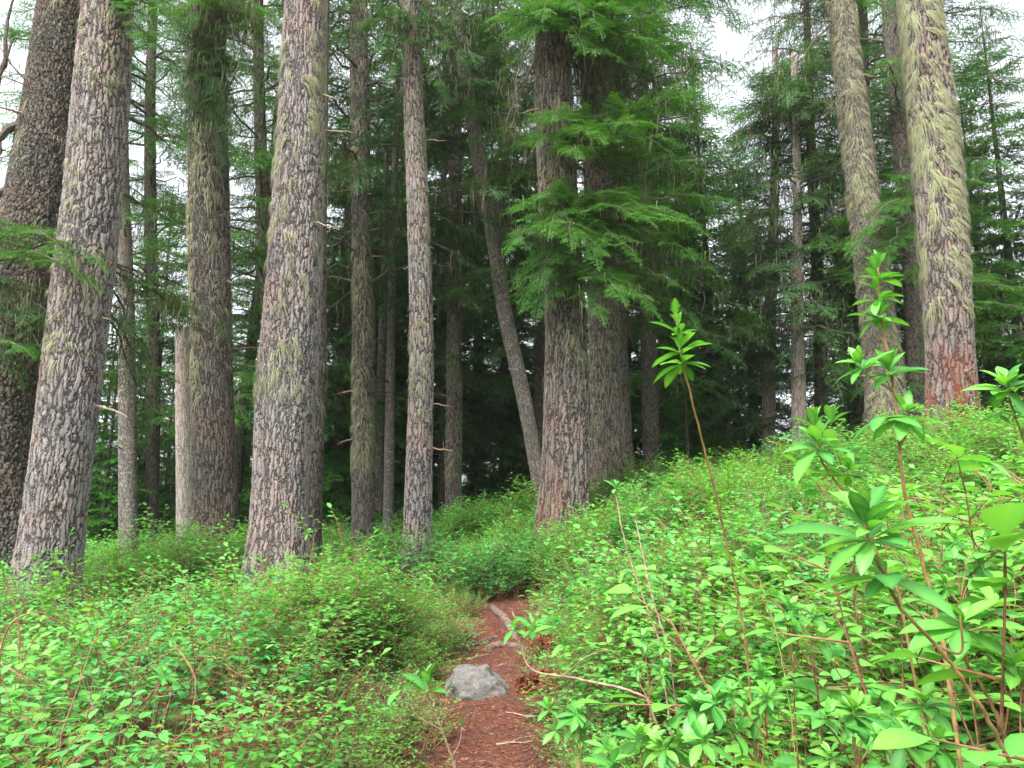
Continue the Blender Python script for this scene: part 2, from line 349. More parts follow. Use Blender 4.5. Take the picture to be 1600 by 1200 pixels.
DEAD = [spray(1.3, .12, .02, .01, .03, .35, 30 + s, .007, True) for s in range(3)]

def strands(g, P0, n, Lr, wd, droopdir=(0, 0, -1.), seg=4, rs=None, sway=.12, mi=0):
    """thin ribbons hanging from the points P0"""
    r = rs or rng; P0 = np.asarray(P0); m_ = len(P0); ln = r.uniform(*Lr, m_)
    yaw = r.uniform(0, pi, m_); wv = np.stack([np.cos(yaw), np.sin(yaw), 0 * yaw], 1); sw = r.normal(0, sway, (m_, 2, 3)); sw[..., 2] = 0
    V = []
    for k in range(seg + 1):
        u = k / seg; c = P0 + np.array([0, 0, -1.]) * (ln * u)[:, None] + sw[:, 0] * (ln * u * u)[:, None] + sw[:, 1] * (ln * math.sin(u * 5) * .4)[:, None]
        wk = wd * (1 - u) ** .6 + .001; V += [c - wv * wk, c + wv * wk]
    V = np.stack(V, 1); b = np.arange(m_)[:, None] * (2 * (seg + 1)) + np.arange(seg)[None] * 2
    F = np.stack([b, b + 1, b + 3, b + 2], -1).reshape(-1, 4)
    g.add(V.reshape(-1, 3), F, np.repeat(r.uniform(0, 1, m_), 2 * (seg + 1)), mi)

def limb(g, p0, p1, droop=.25, lib=FINE, spc=.16, sc=1., rs=None, dens=1., bare=.25, roll=0., tadd=0., hang=None, wood=.03):
    """a limb from p0 to p1 that arches, with flat sprays left and right"""
    r = rs or rng; p0 = np.array(p0, float); p1 = np.array(p1, float); L = np.linalg.norm(p1 - p0)
    f = lambda t: p0 + (p1 - p0) * t + np.array([0, 0, 1.]) * droop * L * (1 - (2 * t - 1) ** 2) * .5
    T = np.linspace(0, 1, 9); pts = np.array([f(t) for t in T]); pts[1:-1] += r.normal(0, .015 * L, (7, 3))
    tube(g, pts, np.linspace(wood, .006, 9), 6, 1)
    for k, t in enumerate(np.arange(bare, 1.0, spc / L)):
        c = f(t); d = norm(f(min(1, t + .05)) - f(t - .05)); az = math.atan2(d[1], d[0]); sgn = 1 if k % 2 else -1
        if r.random() > dens: continue
        Rm = rotm(az + sgn * r.normal(R(46), R(15)), math.asin(np.clip(d[2], -.9, .9)) * .6 + r.normal(-.03, .16), r.normal(0, .28) + roll)
        ss = sc * r.uniform(.5, 1.08) * (1 - .45 * t); g.merge(lib[r.integers(len(lib))], Rm, c, ss, tadd + r.normal(0, .08))
    d = norm(p1 - f(.85)); g.merge(lib[0], rotm(math.atan2(d[1], d[0]), math.asin(np.clip(d[2], -.9, .9))), f(.93), sc * .7, tadd)
    if hang is not None:
        q = np.array([f(t) for t in r.uniform(bare * .5, .95, hang[0])]) + r.normal(0, hang[3] if len(hang) > 3 else .12, (hang[0], 3)) * [1, 1, .3]
        strands(g, q, 0, hang[1], hang[2], rs=r, mi=2)

# ------------------------------------------------------------------ trunks
def make_trunk(pix, Y, top=17., nseg=96, dz=.03, flare=.25, seed=0, base=None, taper=.72, irr=.02):
    """pix: (u, v, width) from low to high, all at depth Y"""
    pts = np.array([[*P(u, v, Y), WPX(w_, v, Y) / 2] for u, v, w_ in pix])
    d = pts[1] - pts[0]; d = d / max(d[2], .1)
    bz = float(hgt(pts[0, 0], Y)) - .25 if base is None else base
    low = pts[0] - d * (pts[0, 2] - bz) if pts[0, 2] > bz else pts[0]; low = low.copy(); low[3] = pts[0, 3] * 1.02
    seq = [low] + [p for p in pts if p[2] > bz + .2]
    if top > pts[-1, 2] + .3:
        e = pts[-1] - pts[-2]; e = e / e[2]; e[3] = -pts[-1, 3] * (1 - .3) / max(8, top - pts[-1, 2] + 4)
        hi = pts[-1] + e * (top - pts[-1, 2]); hi[0] = pts[-1, 0] + (hi[0] - pts[-1, 0]) * .6; seq.append(hi)
    seq = np.array(seq); zt = seq[-1, 2]; m_ = int((zt - seq[0, 2]) / dz) + 2
    C = smoothpath(seq, m_)
    # evenly spaced z
    s = C[:, 2] - C[0, 2]
    Rr = C[:, 3] + flare * C[0, 3] * np.exp(-(s - .25) / .45) * (s > -1)
    return dict(C=C[:, :3], R=Rr, n=nseg, seed=seed, irr=irr, gz=bz + .25)
def tsurf(T, fi, th, off=0.):
    """point on trunk: ring index (float) and angle"""
    fi = np.clip(fi, 0, len(T['R']) - 1.001); i0 = fi.astype(int); f = (fi - i0)
    c = T['C'][i0] * (1 - f)[:, None] + T['C'][i0 + 1] * f[:, None]; r = T['R'][i0] * (1 - f) + T['R'][i0 + 1] * f
    u = np.stack([np.cos(th), np.sin(th), 0 * th], 1)
    nz = T['irr'] * 3 * vnoise(np.stack([np.cos(th) * 1.3, np.sin(th) * 1.3, c[:, 2] * .5], 1) + T['seed'] * 7.3, T['seed'])
    fl = .22 * np.exp(-np.maximum(c[:, 2] - T['gz'], 0) / .5) * np.cos(th * 5 + T['seed'])
    return c + u * (r * (1 + nz + fl) + off)[:, None], u
def trunk_mesh(T, parent, mat, tonef=None, name='trunk', captop=False):
    m_, k = len(T['R']), T['n']; th = np.arange(k) * 2 * pi / k + pi / 2   # seam at the back
    FI, TH = np.meshgrid(np.arange(m_, dtype=float), th, indexing='ij')
    V, u = tsurf(T, FI.ravel(), TH.ravel())
    i = np.arange(m_ - 1)[:, None] * k; a = np.arange(k)[None]; a2 = (a + 1) % k
    F = np.stack([i + a, i + a2, i + k + a2, i + k + a], -1).reshape(-1, 4)
    s = np.repeat(T['C'][:, 2], k); Rm = T['R'].mean() if m_ > 3 else .3
    vec = np.stack([np.cos(TH.ravel()) * Rm + T['seed'] * 3.1, np.sin(TH.ravel()) * Rm, s], 1)
    tone = .0 if tonef is None else tonef(V, s)
    g = G(); g.add(V, F, tone, 0)
    if captop:
        rr = np.random.default_rng(T['seed']); top = V[-k:].copy(); top[:, 2] += rr.uniform(-.1, .35, k) * np.abs(np.sin(np.arange(k) * .35))
        g.V[0] = np.concatenate([V[:-k], top]); c = top.mean(0) - [0, 0, .15]
        g.add([c], np.zeros((0, 3), int), 0.); e = (m_ - 1) * k
        g.F[3].append(np.stack([e + np.arange(k), e + (np.arange(k) + 1) % k, np.full(k, m_ * k)], 1)); g.M[3].append(np.zeros(k))
        vec = np.concatenate([vec, [[0, 0, c[2]]]])
    return part(g, name, [mat], parent, True, vec)
def lichen(T, parent, n_tuft, z0, z1, per=7, L=(.1, .3), wd=.006, cang=-pi / 2, slope=.6, rs=None, side=0., clump=1., name='lichen', face=1.6, off=.012):
    """draped ribbons that hug the bark and sweep down and outwards"""
    r = np.random.default_rng(T['seed'] + 50) if rs is None else rs
    zc = T['C'][:, 2]; z = r.uniform(z0, z1, n_tuft * 3); th = cang + r.uniform(-face, face, n_tuft * 3)
    pn = vnoise(np.stack([np.cos(th) * 1.5, np.sin(th) * 1.5, z * .9], 1) + T['seed'], 77) * clump + r.uniform(-.6, .6, len(z))
    k = np.argsort(-pn)[:n_tuft]; z = z[k]; th = th[k]
    base = (th - cang); sl = slope * np.tanh(base * 2 + side) + r.normal(0, .22, n_tuft); ln = r.uniform(*L, n_tuft)
    z = np.repeat(z, per); th = np.repeat(th, per); sl = np.repeat(sl, per) + r.normal(0, .12, len(z)); ln = np.repeat(ln, per) * r.uniform(.3, 1.15, len(z))
    z = z + r.normal(0, .02, len(z)); R0 = np.interp(z, zc, T['R']); th = th + r.normal(0, .034, len(z)) / R0
    seg = 5; V = []; wv_ = r.uniform(.35, 1.2, len(z)); rip = r.uniform(0, 6, len(z)); o0 = r.uniform(off * .8, off * 2.4, len(z))
    for q in range(seg + 1):
        u = q / seg; zz = z - ln * u * np.cos(sl); tt = th + ln * (u - .25 * u * u) * np.sin(sl) / R0 + .004 * np.sin(u * 5 + rip) / R0
        fi = np.interp(zz, zc, np.arange(len(zc))); p, nn_ = tsurf(T, fi, tt, 0); p = p + nn_ * (o0 + .015 * math.sin(pi * min(1, u * 1.1)))[:, None]
        tang = np.stack([-np.sin(tt), np.cos(tt), 0 * tt], 1); wdir = tang * np.cos(sl)[:, None] + np.array([0, 0, 1.]) * np.sin(sl)[:, None]
        wk = (wd * (1.05 - u) ** .8 * .75 * wv_)[:, None]; V += [p - wdir * wk + nn_ * .003, p + wdir * wk + nn_ * .003]
    V = np.stack(V, 1); m_ = len(z); b = np.arange(m_)[:, None] * (2 * (seg + 1)) + np.arange(seg)[None] * 2
    F = np.stack([b, b + 1, b + 3, b + 2], -1).reshape(-1, 4); g = G()
    g.add(V.reshape(-1, 3), F, np.repeat(r.beta(2, 2, m_), 2 * (seg + 1))); o = part(g, name, [M_lichen], parent); o['kind'] = 'stuff'; return o
def tree(name, T, label, cat='tree', group=None):
    x, y = T['C'][0, :2]; return thing(name, (float(x), float(y), float(T['gz'])), label, cat, group)

def crown_rand(T, parent, z0, z1, n, Lr, lib=MID, mats=None, seed=0, pitch=(-.25, .15), az=None, dens=1., hang=None, sc=1., tadd=0., spc=.32, name='crown', prof=None, deadn=0):
    r = np.random.default_rng(seed); g = G(); zc = T['C'][:, 2]
    for k in range(n):
        z = r.uniform(z0, z1); a = r.uniform(0, 2 * pi) if az is None else r.uniform(*az)
        fi = np.array([np.interp(z, zc, np.arange(len(zc)))]); p, _ = tsurf(T, fi, np.array([a])); p = p[0]
        L = r.uniform(*Lr) * (1 if prof is None else prof((z - z0) / (z1 - z0)))
        pt = r.uniform(*pitch); q = p + L * np.array([math.cos(a) * math.cos(pt), math.sin(a) * math.cos(pt), math.sin(pt)])
        if k < deadn:
            limb(g, p, q, .05, DEAD, .4, .8, r, .8, .2, 0, 0, hang, .02)
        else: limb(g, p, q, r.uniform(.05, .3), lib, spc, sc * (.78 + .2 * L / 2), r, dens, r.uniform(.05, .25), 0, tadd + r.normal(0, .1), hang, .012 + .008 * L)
    return part(g, name, mats or [M_needle, M_twig, M_usnea], parent, False)
#--SECTION TREES
def camang(T): return math.atan2(-T['C'][0, 1], -T['C'][0, 0])
# --- the far left pair
T0 = make_trunk([(-4, 780, 102), (8, 600, 96), (60, 300, 86), (103, 0, 72)], 9.9, 15, 176, .022, seed=1, irr=.03)
t0 = tree('old_conifer', T0, 'dark conifer with rough flaky bark at the left edge, behind the lichen-tufted trunk', 'tree')
trunk_mesh(T0, t0, B_rough); lichen(T0, t0, 60, 4, 10.5, 6, (.12, .35), .005, camang(T0) + .5, .3, clump=1.5)
g = G(); r = np.random.default_rng(5)
limb(g, P(55, 175, 9.8), P(-60, 240, 9.4), -.1, MID, .5, .5, r, 0, .9, wood=.085); limb(g, P(40, 290, 9.8), P(-80, 330, 9.5), .05, MID, .5, .4, r, 0, .9, wood=.075)
limb(g, P(40, 330, 9.8), P(-60, 300, 10.2), .1, DEAD, .4, .7, r, 1, .3, wood=.05)
for a, b in (((20, 60), (-10, 160)), ((40, 200), (5, 330)), ((10, 200), (-30, 330)), ((60, 150), (-10, 60))): limb(g, P(*a, 9.9), P(*b, 9.6), -.1, DEAD, .25, .45, r, 1, .1, wood=.018, hang=(20, (.05, .2), .004))
limb(g, P(-20, 180, 9.6), P(38, -40, 9.8), .05, DEAD, .3, .5, r, .8, .2, wood=.045)
limb(g, P(10, 420, 9.4), P(150, 405, 8.2), .25, FINE, .11, .75, r, 1, .05, tadd=.15, wood=.02); limb(g, P(-10, 400, 9.2), P(100, 395, 8.0), .3, FINE, .11, .8, r, 1, .0, tadd=.15, wood=.02)
limb(g, P(-40, 420, 9.0), P(130, 430, 8.1), .2, FINE, .12, .8, r, 1, .1, tadd=.1, wood=.02)
for a, b in (((-20, 440), (80, 500)), ((-30, 430), (60, 540)), ((0, 450), (110, 470)), ((-60, 470), (20, 560)), ((-40, 480), (60, 500)), ((-80, 440), (0, 520))): limb(g, P(*a, 9.0), P(*b, 8.5), .15, FINE, .14, .85, r, .9, .1, tadd=-.35, hang=(90, (.08, .3), .004, .15), wood=.012)
limb(g, P(-60, 530, 8.6), P(32, 542, 8.0), .1, FINE, .12, .6, r, 1, .2, tadd=.2, wood=.01)
part(g, 'crown', [M_needleb, M_twig, M_usnea], t0, False)

T1 = make_trunk([(80, 850, 86), (110, 600, 87), (146, 300, 80), (170, 0, 69)], 8.6, 14, 224, .018, seed=2, irr=.035)
t1 = tree('old_conifer', T1, 'big conifer trunk with plated grey-brown bark and pale lichen tufts, second from the left edge', 'tree')
trunk_mesh(T1, t1, B_plate); lichen(T1, t1, 110, 3.0, 9, 12, (.08, .28), .0036, camang(T1) - .2, .5, clump=1.6)
g = G(); r = np.random.default_rng(6)
for a, b, ta in (((190, 10), (258, 22), .3), ((185, -10), (250, 5), .3), ((190, 20), (240, 45), 0), ((185, 0), (215, 50), .1), ((190, -20), (270, 30), -.1)): limb(g, P(*a, 8.6), P(*b, 7.9), .2, FINE, .1, .55, r, 1, .1, tadd=ta, wood=.012)
for a, b in (((165, 400), (345, 508)), ((170, 410), (300, 500)), ((165, 440), (235, 560)), ((160, 470), (250, 610)), ((170, 500), (225, 640)), ((165, 420), (260, 470))):
    limb(g, P(*a, 8.9), P(*b, 9.5), .06, FINE, .13, .75, r, .95, .15, tadd=-.2, hang=(60, (.08, .35), .004, .12), wood=.014)
limb(g, P(160, 300, 8.8), P(260, 345, 9.8), .2, FINE, .13, .8, r, .9, .2, tadd=-.1, hang=(60, (.08, .3), .004, .12)); limb(g, P(185, 180, 8.8), P(265, 230, 9.6), .2, FINE, .13, .8, r, .9, .2, tadd=-.1)
part(g, 'crown', [M_needleb, M_twig, M_usnea], t1, False)

T2 = make_trunk([(337, 850, 68), (331, 600, 62), (326, 300, 61), (322, 0, 54)], 12.6, 16, 144, .022, seed=3)
t2 = tree('old_conifer', T2, 'straight dark-barked conifer with green lichen streaks, close in front of the pale snag', 'tree')
trunk_mesh(T2, t2, B_stringy); lichen(T2, t2, 230, 3.6, 11.5, 6, (.15, .5), .0065, camang(T2), .25, clump=.8)
g = G(); r = np.random.default_rng(8)
for a, b, ta in (((310, 10), (270, 40), .1), ((325, 0), (420, 20), .3), ((330, 20), (440, 45), .2), ((320, 20), (300, 150), -.2), ((330, 30), (350, 160), -.3), ((325, 60), (300, 220), -.3), ((330, 80), (345, 230), -.35), ((315, 40), (335, 170), -.2), ((325, 0), (300, 25), .3), ((335, 10), (420, 90), -.2), ((335, 20), (400, 130), -.3), ((320, -20), (380, -10), .2), ((320, 90), (355, 200), -.35), ((310, 90), (290, 180), -.3)):
    limb(g, P(*a, 12.5), P(*b, 11.6), .12, FINE, .13, .9, r, 1, .05, tadd=ta, hang=(110, (.1, .45), .0055, .15), wood=.015)
part(g, 'crown', [M_needleb, M_twig, M_usnea], t2, False)

T3b = make_trunk([(482, 810, 40), (489, 600, 38), (492, 300, 36), (498, 0, 32)], 12.2, 16, 112, .022, seed=4)
t3b = tree('old_conifer', T3b, 'dark trunk tucked directly behind the right side of the broad pinkish-grey trunk', 'tree')
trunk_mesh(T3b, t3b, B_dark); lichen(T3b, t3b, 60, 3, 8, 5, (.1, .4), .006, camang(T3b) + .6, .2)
T3 = make_trunk([(428, 930, 94), (436, 800, 82), (450, 600, 88), (465, 300, 76), (479, 0, 64)], 10, 15, 208, .018, seed=5, flare=.35, irr=.03)
t3 = tree('old_conifer', T3, 'broad pinkish-grey conifer trunk with plated bark and yellow lichen, standing alone in the left thicket', 'tree')
trunk_mesh(T3, t3, B_plate); lichen(T3, t3, 190, 3.2, 9.6, 13, (.12, .38), .0038, camang(T3) - .5, .5, clump=1.4)
lichen(T3, t3, 30, 5.4, 9.6, 8, (.3, .7), .006, camang(T3) + 1.25, .1, clump=.3, name='lichen_fringe', face=.35)

T20 = make_trunk([(201, 830, 27), (199, 600, 25), (197, 450, 21), (192, 250, 17), (190, 60, 13)], 15, 16, 72, .03, seed=6)
t20 = tree('slim_conifer', T20, 'slim dark speckled trunk standing in the gap right of the two left-edge trunks', 'tree'); trunk_mesh(T20, t20, B_thin)
crown_rand(T20, t20, 5.5, 14, 26, (.8, 2.0), MID, None, 21, hang=(20, (.1, .4), .008, .2), dens=.8)
T21 = make_trunk([(290, 810, 27), (288, 600, 25), (286, 525, 22)], 16.5, P(286, 512, 16.5)[2], 72, .03, seed=7)
t21 = tree('dead_snag', T21, 'pale barkless snag with a broken top, beside the straight dark-barked conifer', 'snag'); trunk_mesh(T21, t21, B_pale, captop=True)
T22 = make_trunk([(424, 780, 22), (420, 500, 22), (410, 300, 20), (404, 100, 17)], 17.5, 18, 64, .03, seed=8)
t22 = tree('old_conifer', T22, 'dark branchy conifer seen between the straight dark trunk and the broad pinkish-grey one', 'tree')
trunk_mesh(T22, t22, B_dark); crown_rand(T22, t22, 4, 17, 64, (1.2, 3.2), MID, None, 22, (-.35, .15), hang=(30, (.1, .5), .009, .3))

T4 = make_trunk([(567, 840, 34), (567, 600, 34), (566, 400, 31), (560, 0, 26)], 15.2, 18, 96, .026, seed=9)
t4 = tree('old_conifer', T4, 'medium conifer trunk wrapped in long yellow-green lichen, right of the broad pinkish-grey trunk', 'tree')
trunk_mesh(T4, t4, B_stringy); lichen(T4, t4, 260, 2.6, 11, 6, (.2, .6), .006, camang(T4) - .1, .55, clump=.7)
crown_rand(T4, t4, 6.3, 17, 48, (1, 2.6), MID, [M_needled, M_twig, M_usnea], 23, (-.4, .1), hang=(30, (.1, .5), .009, .25), dens=.95)
T5 = make_trunk([(607, 840, 17), (610, 600, 14), (613, 400, 12), (616, 300, 10)], 17.5, 13, 56, .03, seed=10, taper=.5)
t5 = tree('slim_conifer', T5, 'thin mottled grey pole-like trunk close left of the tall pale-barked trunk', 'tree')
trunk_mesh(T5, t5, B_thin); crown_rand(T5, t5, 4, 12, 22, (.5, 1.2), DEAD + MID[:1], None, 24, (-.5, .1), dens=.7)
T5b = make_trunk([(592, 830, 15), (594, 650, 13), (596, 560, 12)], 19.5, 12, 56, .03, seed=11)
t5b = tree('slim_conifer', T5b, 'thin brown trunk visible between the lichen-wrapped trunk and the mottled grey pole', 'tree'); trunk_mesh(T5b, t5b, B_thin)
T6 = make_trunk([(651, 875, 44), (655, 700, 39), (658, 600, 37), (652, 300, 33), (643, 80, 28), (640, 0, 26)], 13, 17, 128, .022, seed=12)
t6 = tree('old_conifer', T6, 'tall straight pale-barked trunk with twisted lichen strands, left of the path in the middle', 'tree')
trunk_mesh(T6, t6, bark_mat('furrowed_pinkish_bark', 22, .14, .02, (.35, .315, .315), (.05, .037, .033), greyf=.35, fine=48)); lichen(T6, t6, 150, 3.4, 12, 5, (.15, .5), .006, camang(T6) - .2, .7, clump=.9, side=.6)
g = G(); r = np.random.default_rng(9)
for a, b, ta in (((645, 20), (600, 60), 0), ((640, 0), (700, 30), .1), ((645, 10), (610, 110), -.2), ((650, 40), (720, 90), -.1), ((640, 40), (580, 30), .1), ((645, -10), (560, 0), 0), ((650, 0), (740, -10), 0), ((650, 60), (690, 130), -.2)): limb(g, P(*a, 13), P(*b, 12.3), .15, FINE, .14, .9, r, 1, .1, tadd=ta, hang=(40, (.1, .4), .006, .15))
part(g, 'crown', [M_needle, M_twig, M_usnea], t6, False)
T7 = make_trunk([(708, 820, 26), (710, 600, 23), (711, 400, 21), (712, 0, 17)], 17.2, 18, 72, .028, seed=13)
t7 = tree('old_conifer', T7, 'slender lichen-streaked trunk standing between the tall pale-barked trunk and the leaning one', 'tree')
trunk_mesh(T7, t7, B_stringy); lichen(T7, t7, 150, 2.6, 9, 5, (.15, .45), .006, camang(T7), .6)
crown_rand(T7, t7, 5.6, 17, 50, (1, 2.4), MID, [M_needled, M_twig, M_usnea], 25, (-.4, .1), hang=(30, (.1, .5), .009, .25))
T8 = make_trunk([(692, 790, 14), (692, 500, 12)], 21, 16, 48, .04, seed=14)
t8 = tree('slim_conifer', T8, 'very dark thin trunk in the shade just left of the slender lichen-streaked trunk', 'tree'); trunk_mesh(T8, t8, B_dark)
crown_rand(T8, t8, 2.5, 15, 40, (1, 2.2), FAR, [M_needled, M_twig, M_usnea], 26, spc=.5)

T9 = make_trunk([(843, 760, 22), (831, 690, 22), (819, 624, 23), (804, 556, 23), (791, 500, 23), (775, 400, 22), (757, 300, 21), (740, 200, 22), (720, 80, 18)], 15, 13.5, 96, .024, seed=15, flare=.05, base=.8)
t9 = tree('leaning_conifer', T9, 'curved conifer leaning left, its foot against the massive reddish-based trunk', 'tree')
trunk_mesh(T9, t9, B_thin)
crown_rand(T9, t9, 7, 13, 46, (.7, 2.0), MID, [M_needled, M_twig, M_usnea], 27, (-.7, .1), hang=(40, (.1, .6), .008, .25), tadd=-.1)

def redtone(zl, zh): return lambda V, s: np.clip((zh - s) / (zh - zl), 0, 1)
T10 = make_trunk([(880, 830, 80), (884, 720, 74), (886, 600, 70), (884, 470, 62), (873, 300, 59), (866, 150, 57), (861, 0, 52)], 12.5, 17, 184, .02, seed=16, flare=.18, irr=.03)
t10 = tree('old_conifer', T10, 'massive central trunk with stringy bark reddish at the foot, standing where the path ends', 'tree')
B_cen = bark_mat('stringy_red_footed_bark', 21, .09, .026, (.195, .165, .158), (.035, .026, .023), (.27, .27, .2), .4, (.14, .15, .06), .4, 46, .5)
trunk_mesh(T10, t10, B_cen, redtone(1.0, 2.7)); lichen(T10, t10, 110, 2.8, 9.4, 6, (.1, .35), .005, camang(T10), .2, clump=.8)
g = G(); r = np.random.default_rng(10)
HANG = (170, (.12, .6), .0035, .25)
tiers = [ # start, end, depth of the end, tone shift, droop
 ((870, 40), (785, 22), 11.4, .35, .15), ((872, 30), (960, 10), 11.2, .35, .15), ((875, 40), (1065, 45), 11.5, .3, .2), ((875, 50), (1030, 75), 11.2, .3, .2), ((870, 20), (810, -10), 11.3, .3, .2), ((875, 20), (1090, 5), 11.8, .2, .2), ((880, 60), (1085, 100), 12.6, -.05, .2), ((875, 10), (900, 5), 10.9, .35, .2),((875, 10), (1000, -20), 11.2, .25, .2),
 ((885, 200), (1045, 152), 11.3, .2, -.05), ((880, 195), (865, 180), 11.2, .1, .1), ((885, 220), (1000, 190), 11.0, .25, .1), ((885, 230), (1030, 215), 11.2, .15, .1), ((880, 215), (930, 210), 10.9, .2, .1), ((885, 250), (1060, 255), 11.7, 0, .1), ((885, 210), (980, 165), 11.6, .05, .1),
 ((885, 330), (1000, 335), 10.8, .3, .15), ((880, 330), (820, 318), 11.3, .15, .15), ((885, 340), (805, 375), 11.1, .2, .1), ((885, 345), (890, 365), 10.8, .2, .15), ((885, 340), (1080, 350), 11.0, .25, .2), ((890, 330), (1120, 310), 11.6, .15, .1), ((890, 350), (1090, 400), 11.4, .05, .2), ((885, 320), (960, 300), 11.4, .1, .1), ((885, 360), (850, 420), 11.4, -.1, .1), ((885, 370), (825, 450), 11.6, -.05, .1), ((885, 310), (850, 300), 11.4, .1, .1),
 ((870, 30), (850, 15), 11.0, .3, .2), ((870, 45), (830, 50), 11.2, .15, .2), ((872, 50), (905, 60), 11.1, .1, .2), ((870, 10), (930, 35), 11.1, .3, .2), ((872, 5), (1010, 30), 11.4, .3, .2), ((878, 215), (845, 215), 11.4, 0, .1), ((882, 240), (895, 235), 11.0, .1, .1), ((882, 330), (860, 350), 10.9, .25, .1), ((884, 345), (925, 390), 10.9, .1, .15), ((884, 350), (980, 385), 11.1, .1, .2), ((884, 335), (1050, 330), 11.2, .2, .15), ((884, 380), (845, 465), 11.5, -.1, .1),
 ((890, 430), (1010, 470), 11.1, .2, .25), ((890, 430), (960, 450), 10.9, .25, .2), ((890, 425), (1050, 440), 11.6, 0, .2), ((888, 440), (930, 475), 11.2, .05, .15), ((890, 420), (1075, 490), 11.9, -.1, .2)]
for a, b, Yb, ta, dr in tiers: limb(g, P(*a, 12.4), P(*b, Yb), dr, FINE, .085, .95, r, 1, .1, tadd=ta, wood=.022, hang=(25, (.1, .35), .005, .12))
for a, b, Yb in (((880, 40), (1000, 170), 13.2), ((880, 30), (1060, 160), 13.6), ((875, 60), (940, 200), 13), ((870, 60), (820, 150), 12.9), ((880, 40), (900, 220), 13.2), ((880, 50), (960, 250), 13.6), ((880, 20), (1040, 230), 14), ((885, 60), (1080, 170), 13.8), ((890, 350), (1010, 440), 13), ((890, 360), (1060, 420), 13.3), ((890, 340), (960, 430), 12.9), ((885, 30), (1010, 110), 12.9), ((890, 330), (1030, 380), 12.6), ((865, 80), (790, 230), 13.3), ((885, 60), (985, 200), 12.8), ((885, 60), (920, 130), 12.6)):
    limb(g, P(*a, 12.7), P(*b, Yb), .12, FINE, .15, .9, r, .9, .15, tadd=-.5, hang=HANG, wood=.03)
for a, b in (((845, 60), (790, 190)), ((845, 80), (800, 150)), ((820, 30), (798, 200))): limb(g, P(*a, 12.2), P(*b, 12), -.15, DEAD, .2, .5, r, 1, .1, wood=.02)
part(g, 'crown', [M_needleb, M_twig, M_usnea], t10, False)
T11 = make_trunk([(953, 745, 54), (946, 600, 46), (943, 480, 46), (935, 300, 44), (925, 0, 38)], 14.3, 17, 120, .024, seed=17)
t11 = tree('old_conifer', T11, 'grey-green lichened trunk standing right behind the massive central trunk', 'tree')
trunk_mesh(T11, t11, B_stringy); lichen(T11, t11, 200, 2.8, 9, 5, (.08, .3), .005, camang(T11), .2, clump=.5)
crown_rand(T11, t11, 6, 17, 56, (1.2, 2.8), MID, [M_needle, M_twig, M_usnea], 28, (-.4, .15), hang=(40, (.2, .7), .009, .3), tadd=-.1)
T12 = make_trunk([(978, 740, 26), (970, 600, 26), (955, 200, 22)], 15.6, 17, 72, .03, seed=18)
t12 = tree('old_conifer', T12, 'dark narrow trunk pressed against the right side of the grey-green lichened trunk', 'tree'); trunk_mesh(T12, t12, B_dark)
crown_rand(T12, t12, 4, 16, 30, (1.2, 2.6), MID, [M_needled, M_twig, M_usnea], 29, (-.4, .1), (-1.6, 1.2), tadd=-.1, hang=(20, (.2, .5), .009, .3))
T13 = make_trunk([(1019, 720, 27), (1014, 560, 25), (1008, 300, 21)], 19, 18, 64, .035, seed=19)
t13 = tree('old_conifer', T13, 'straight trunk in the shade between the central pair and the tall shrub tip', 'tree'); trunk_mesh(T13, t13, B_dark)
crown_rand(T13, t13, 6, 17, 44, (1.2, 3), MID, [M_needle, M_twig, M_usnea], 30, (-.4, .1), hang=(20, (.2, .5), .009, .3), spc=.42)
T14 = make_trunk([(848, 740, 28), (849, 600, 27), (850, 400, 25)], 18.5, 17, 64, .04, seed=20)
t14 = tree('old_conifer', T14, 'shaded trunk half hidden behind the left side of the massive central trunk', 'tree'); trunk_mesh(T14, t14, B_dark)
crown_rand(T14, t14, 4.5, 16, 50, (1.2, 2.8), MID, [M_needled, M_twig, M_usnea], 31, (-.4, .1), spc=.42)
T15 = make_trunk([(1200, 690, 21), (1203, 520, 18), (1208, 360, 15), (1212, 180, 11)], 20, 15, 56, .04, seed=21)
t15 = tree('pale_dead_conifer', T15, 'pale grey bare trunk on the ridge, left of the two pale trunks on the right', 'tree'); trunk_mesh(T15, t15, B_pale)
crown_rand(T15, t15, 7.6, 14, 44, (.8, 2.2), MID, [M_needle, M_twig, M_usnea], 32, (-.45, .1), hang=(20, (.2, .5), .009, .3))
T16 = make_trunk([(1249, 680, 24), (1247, 560, 20), (1245, 440, 17), (1246, 330, 13)], 18, 13.5, 64, .035, seed=22)
t16 = tree('pale_dead_conifer', T16, 'pale grey weathered trunk on the ridge, right and nearer of the two pale trunks', 'tree'); trunk_mesh(T16, t16, B_pale)
crown_rand(T16, t16, 6.0, 13, 56, (.8, 2.2), MID, [M_needled, M_twig, M_usnea], 33, (-.5, .1), hang=(25, (.2, .5), .009, .3))
T17 = make_trunk([(1284, 680, 21), (1281, 500, 18), (1268, 250, 14), (1262, 60, 10)], 19, 17.5, 56, .035, seed=23)
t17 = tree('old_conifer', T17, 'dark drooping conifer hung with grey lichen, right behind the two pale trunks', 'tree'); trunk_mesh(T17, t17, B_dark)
crown_rand(T17, t17, 3.5, 17, 96, (1, 2.7), MID, [M_needled, M_twig, M_usnea], 34, (-.55, .05), hang=(30, (.2, .5), .009, .3), prof=lambda q: 1.05 - .6 * q, spc=.36)
T18 = make_trunk([(1387, 660, 60), (1380, 560, 54), (1360, 400, 48), (1337, 200, 43), (1313, 0, 40)], 14, 17, 136, .022, seed=24, irr=.035)
t18 = tree('old_conifer', T18, 'left-leaning trunk wrapped in herringbone lichen strands with a short broken limb', 'tree')
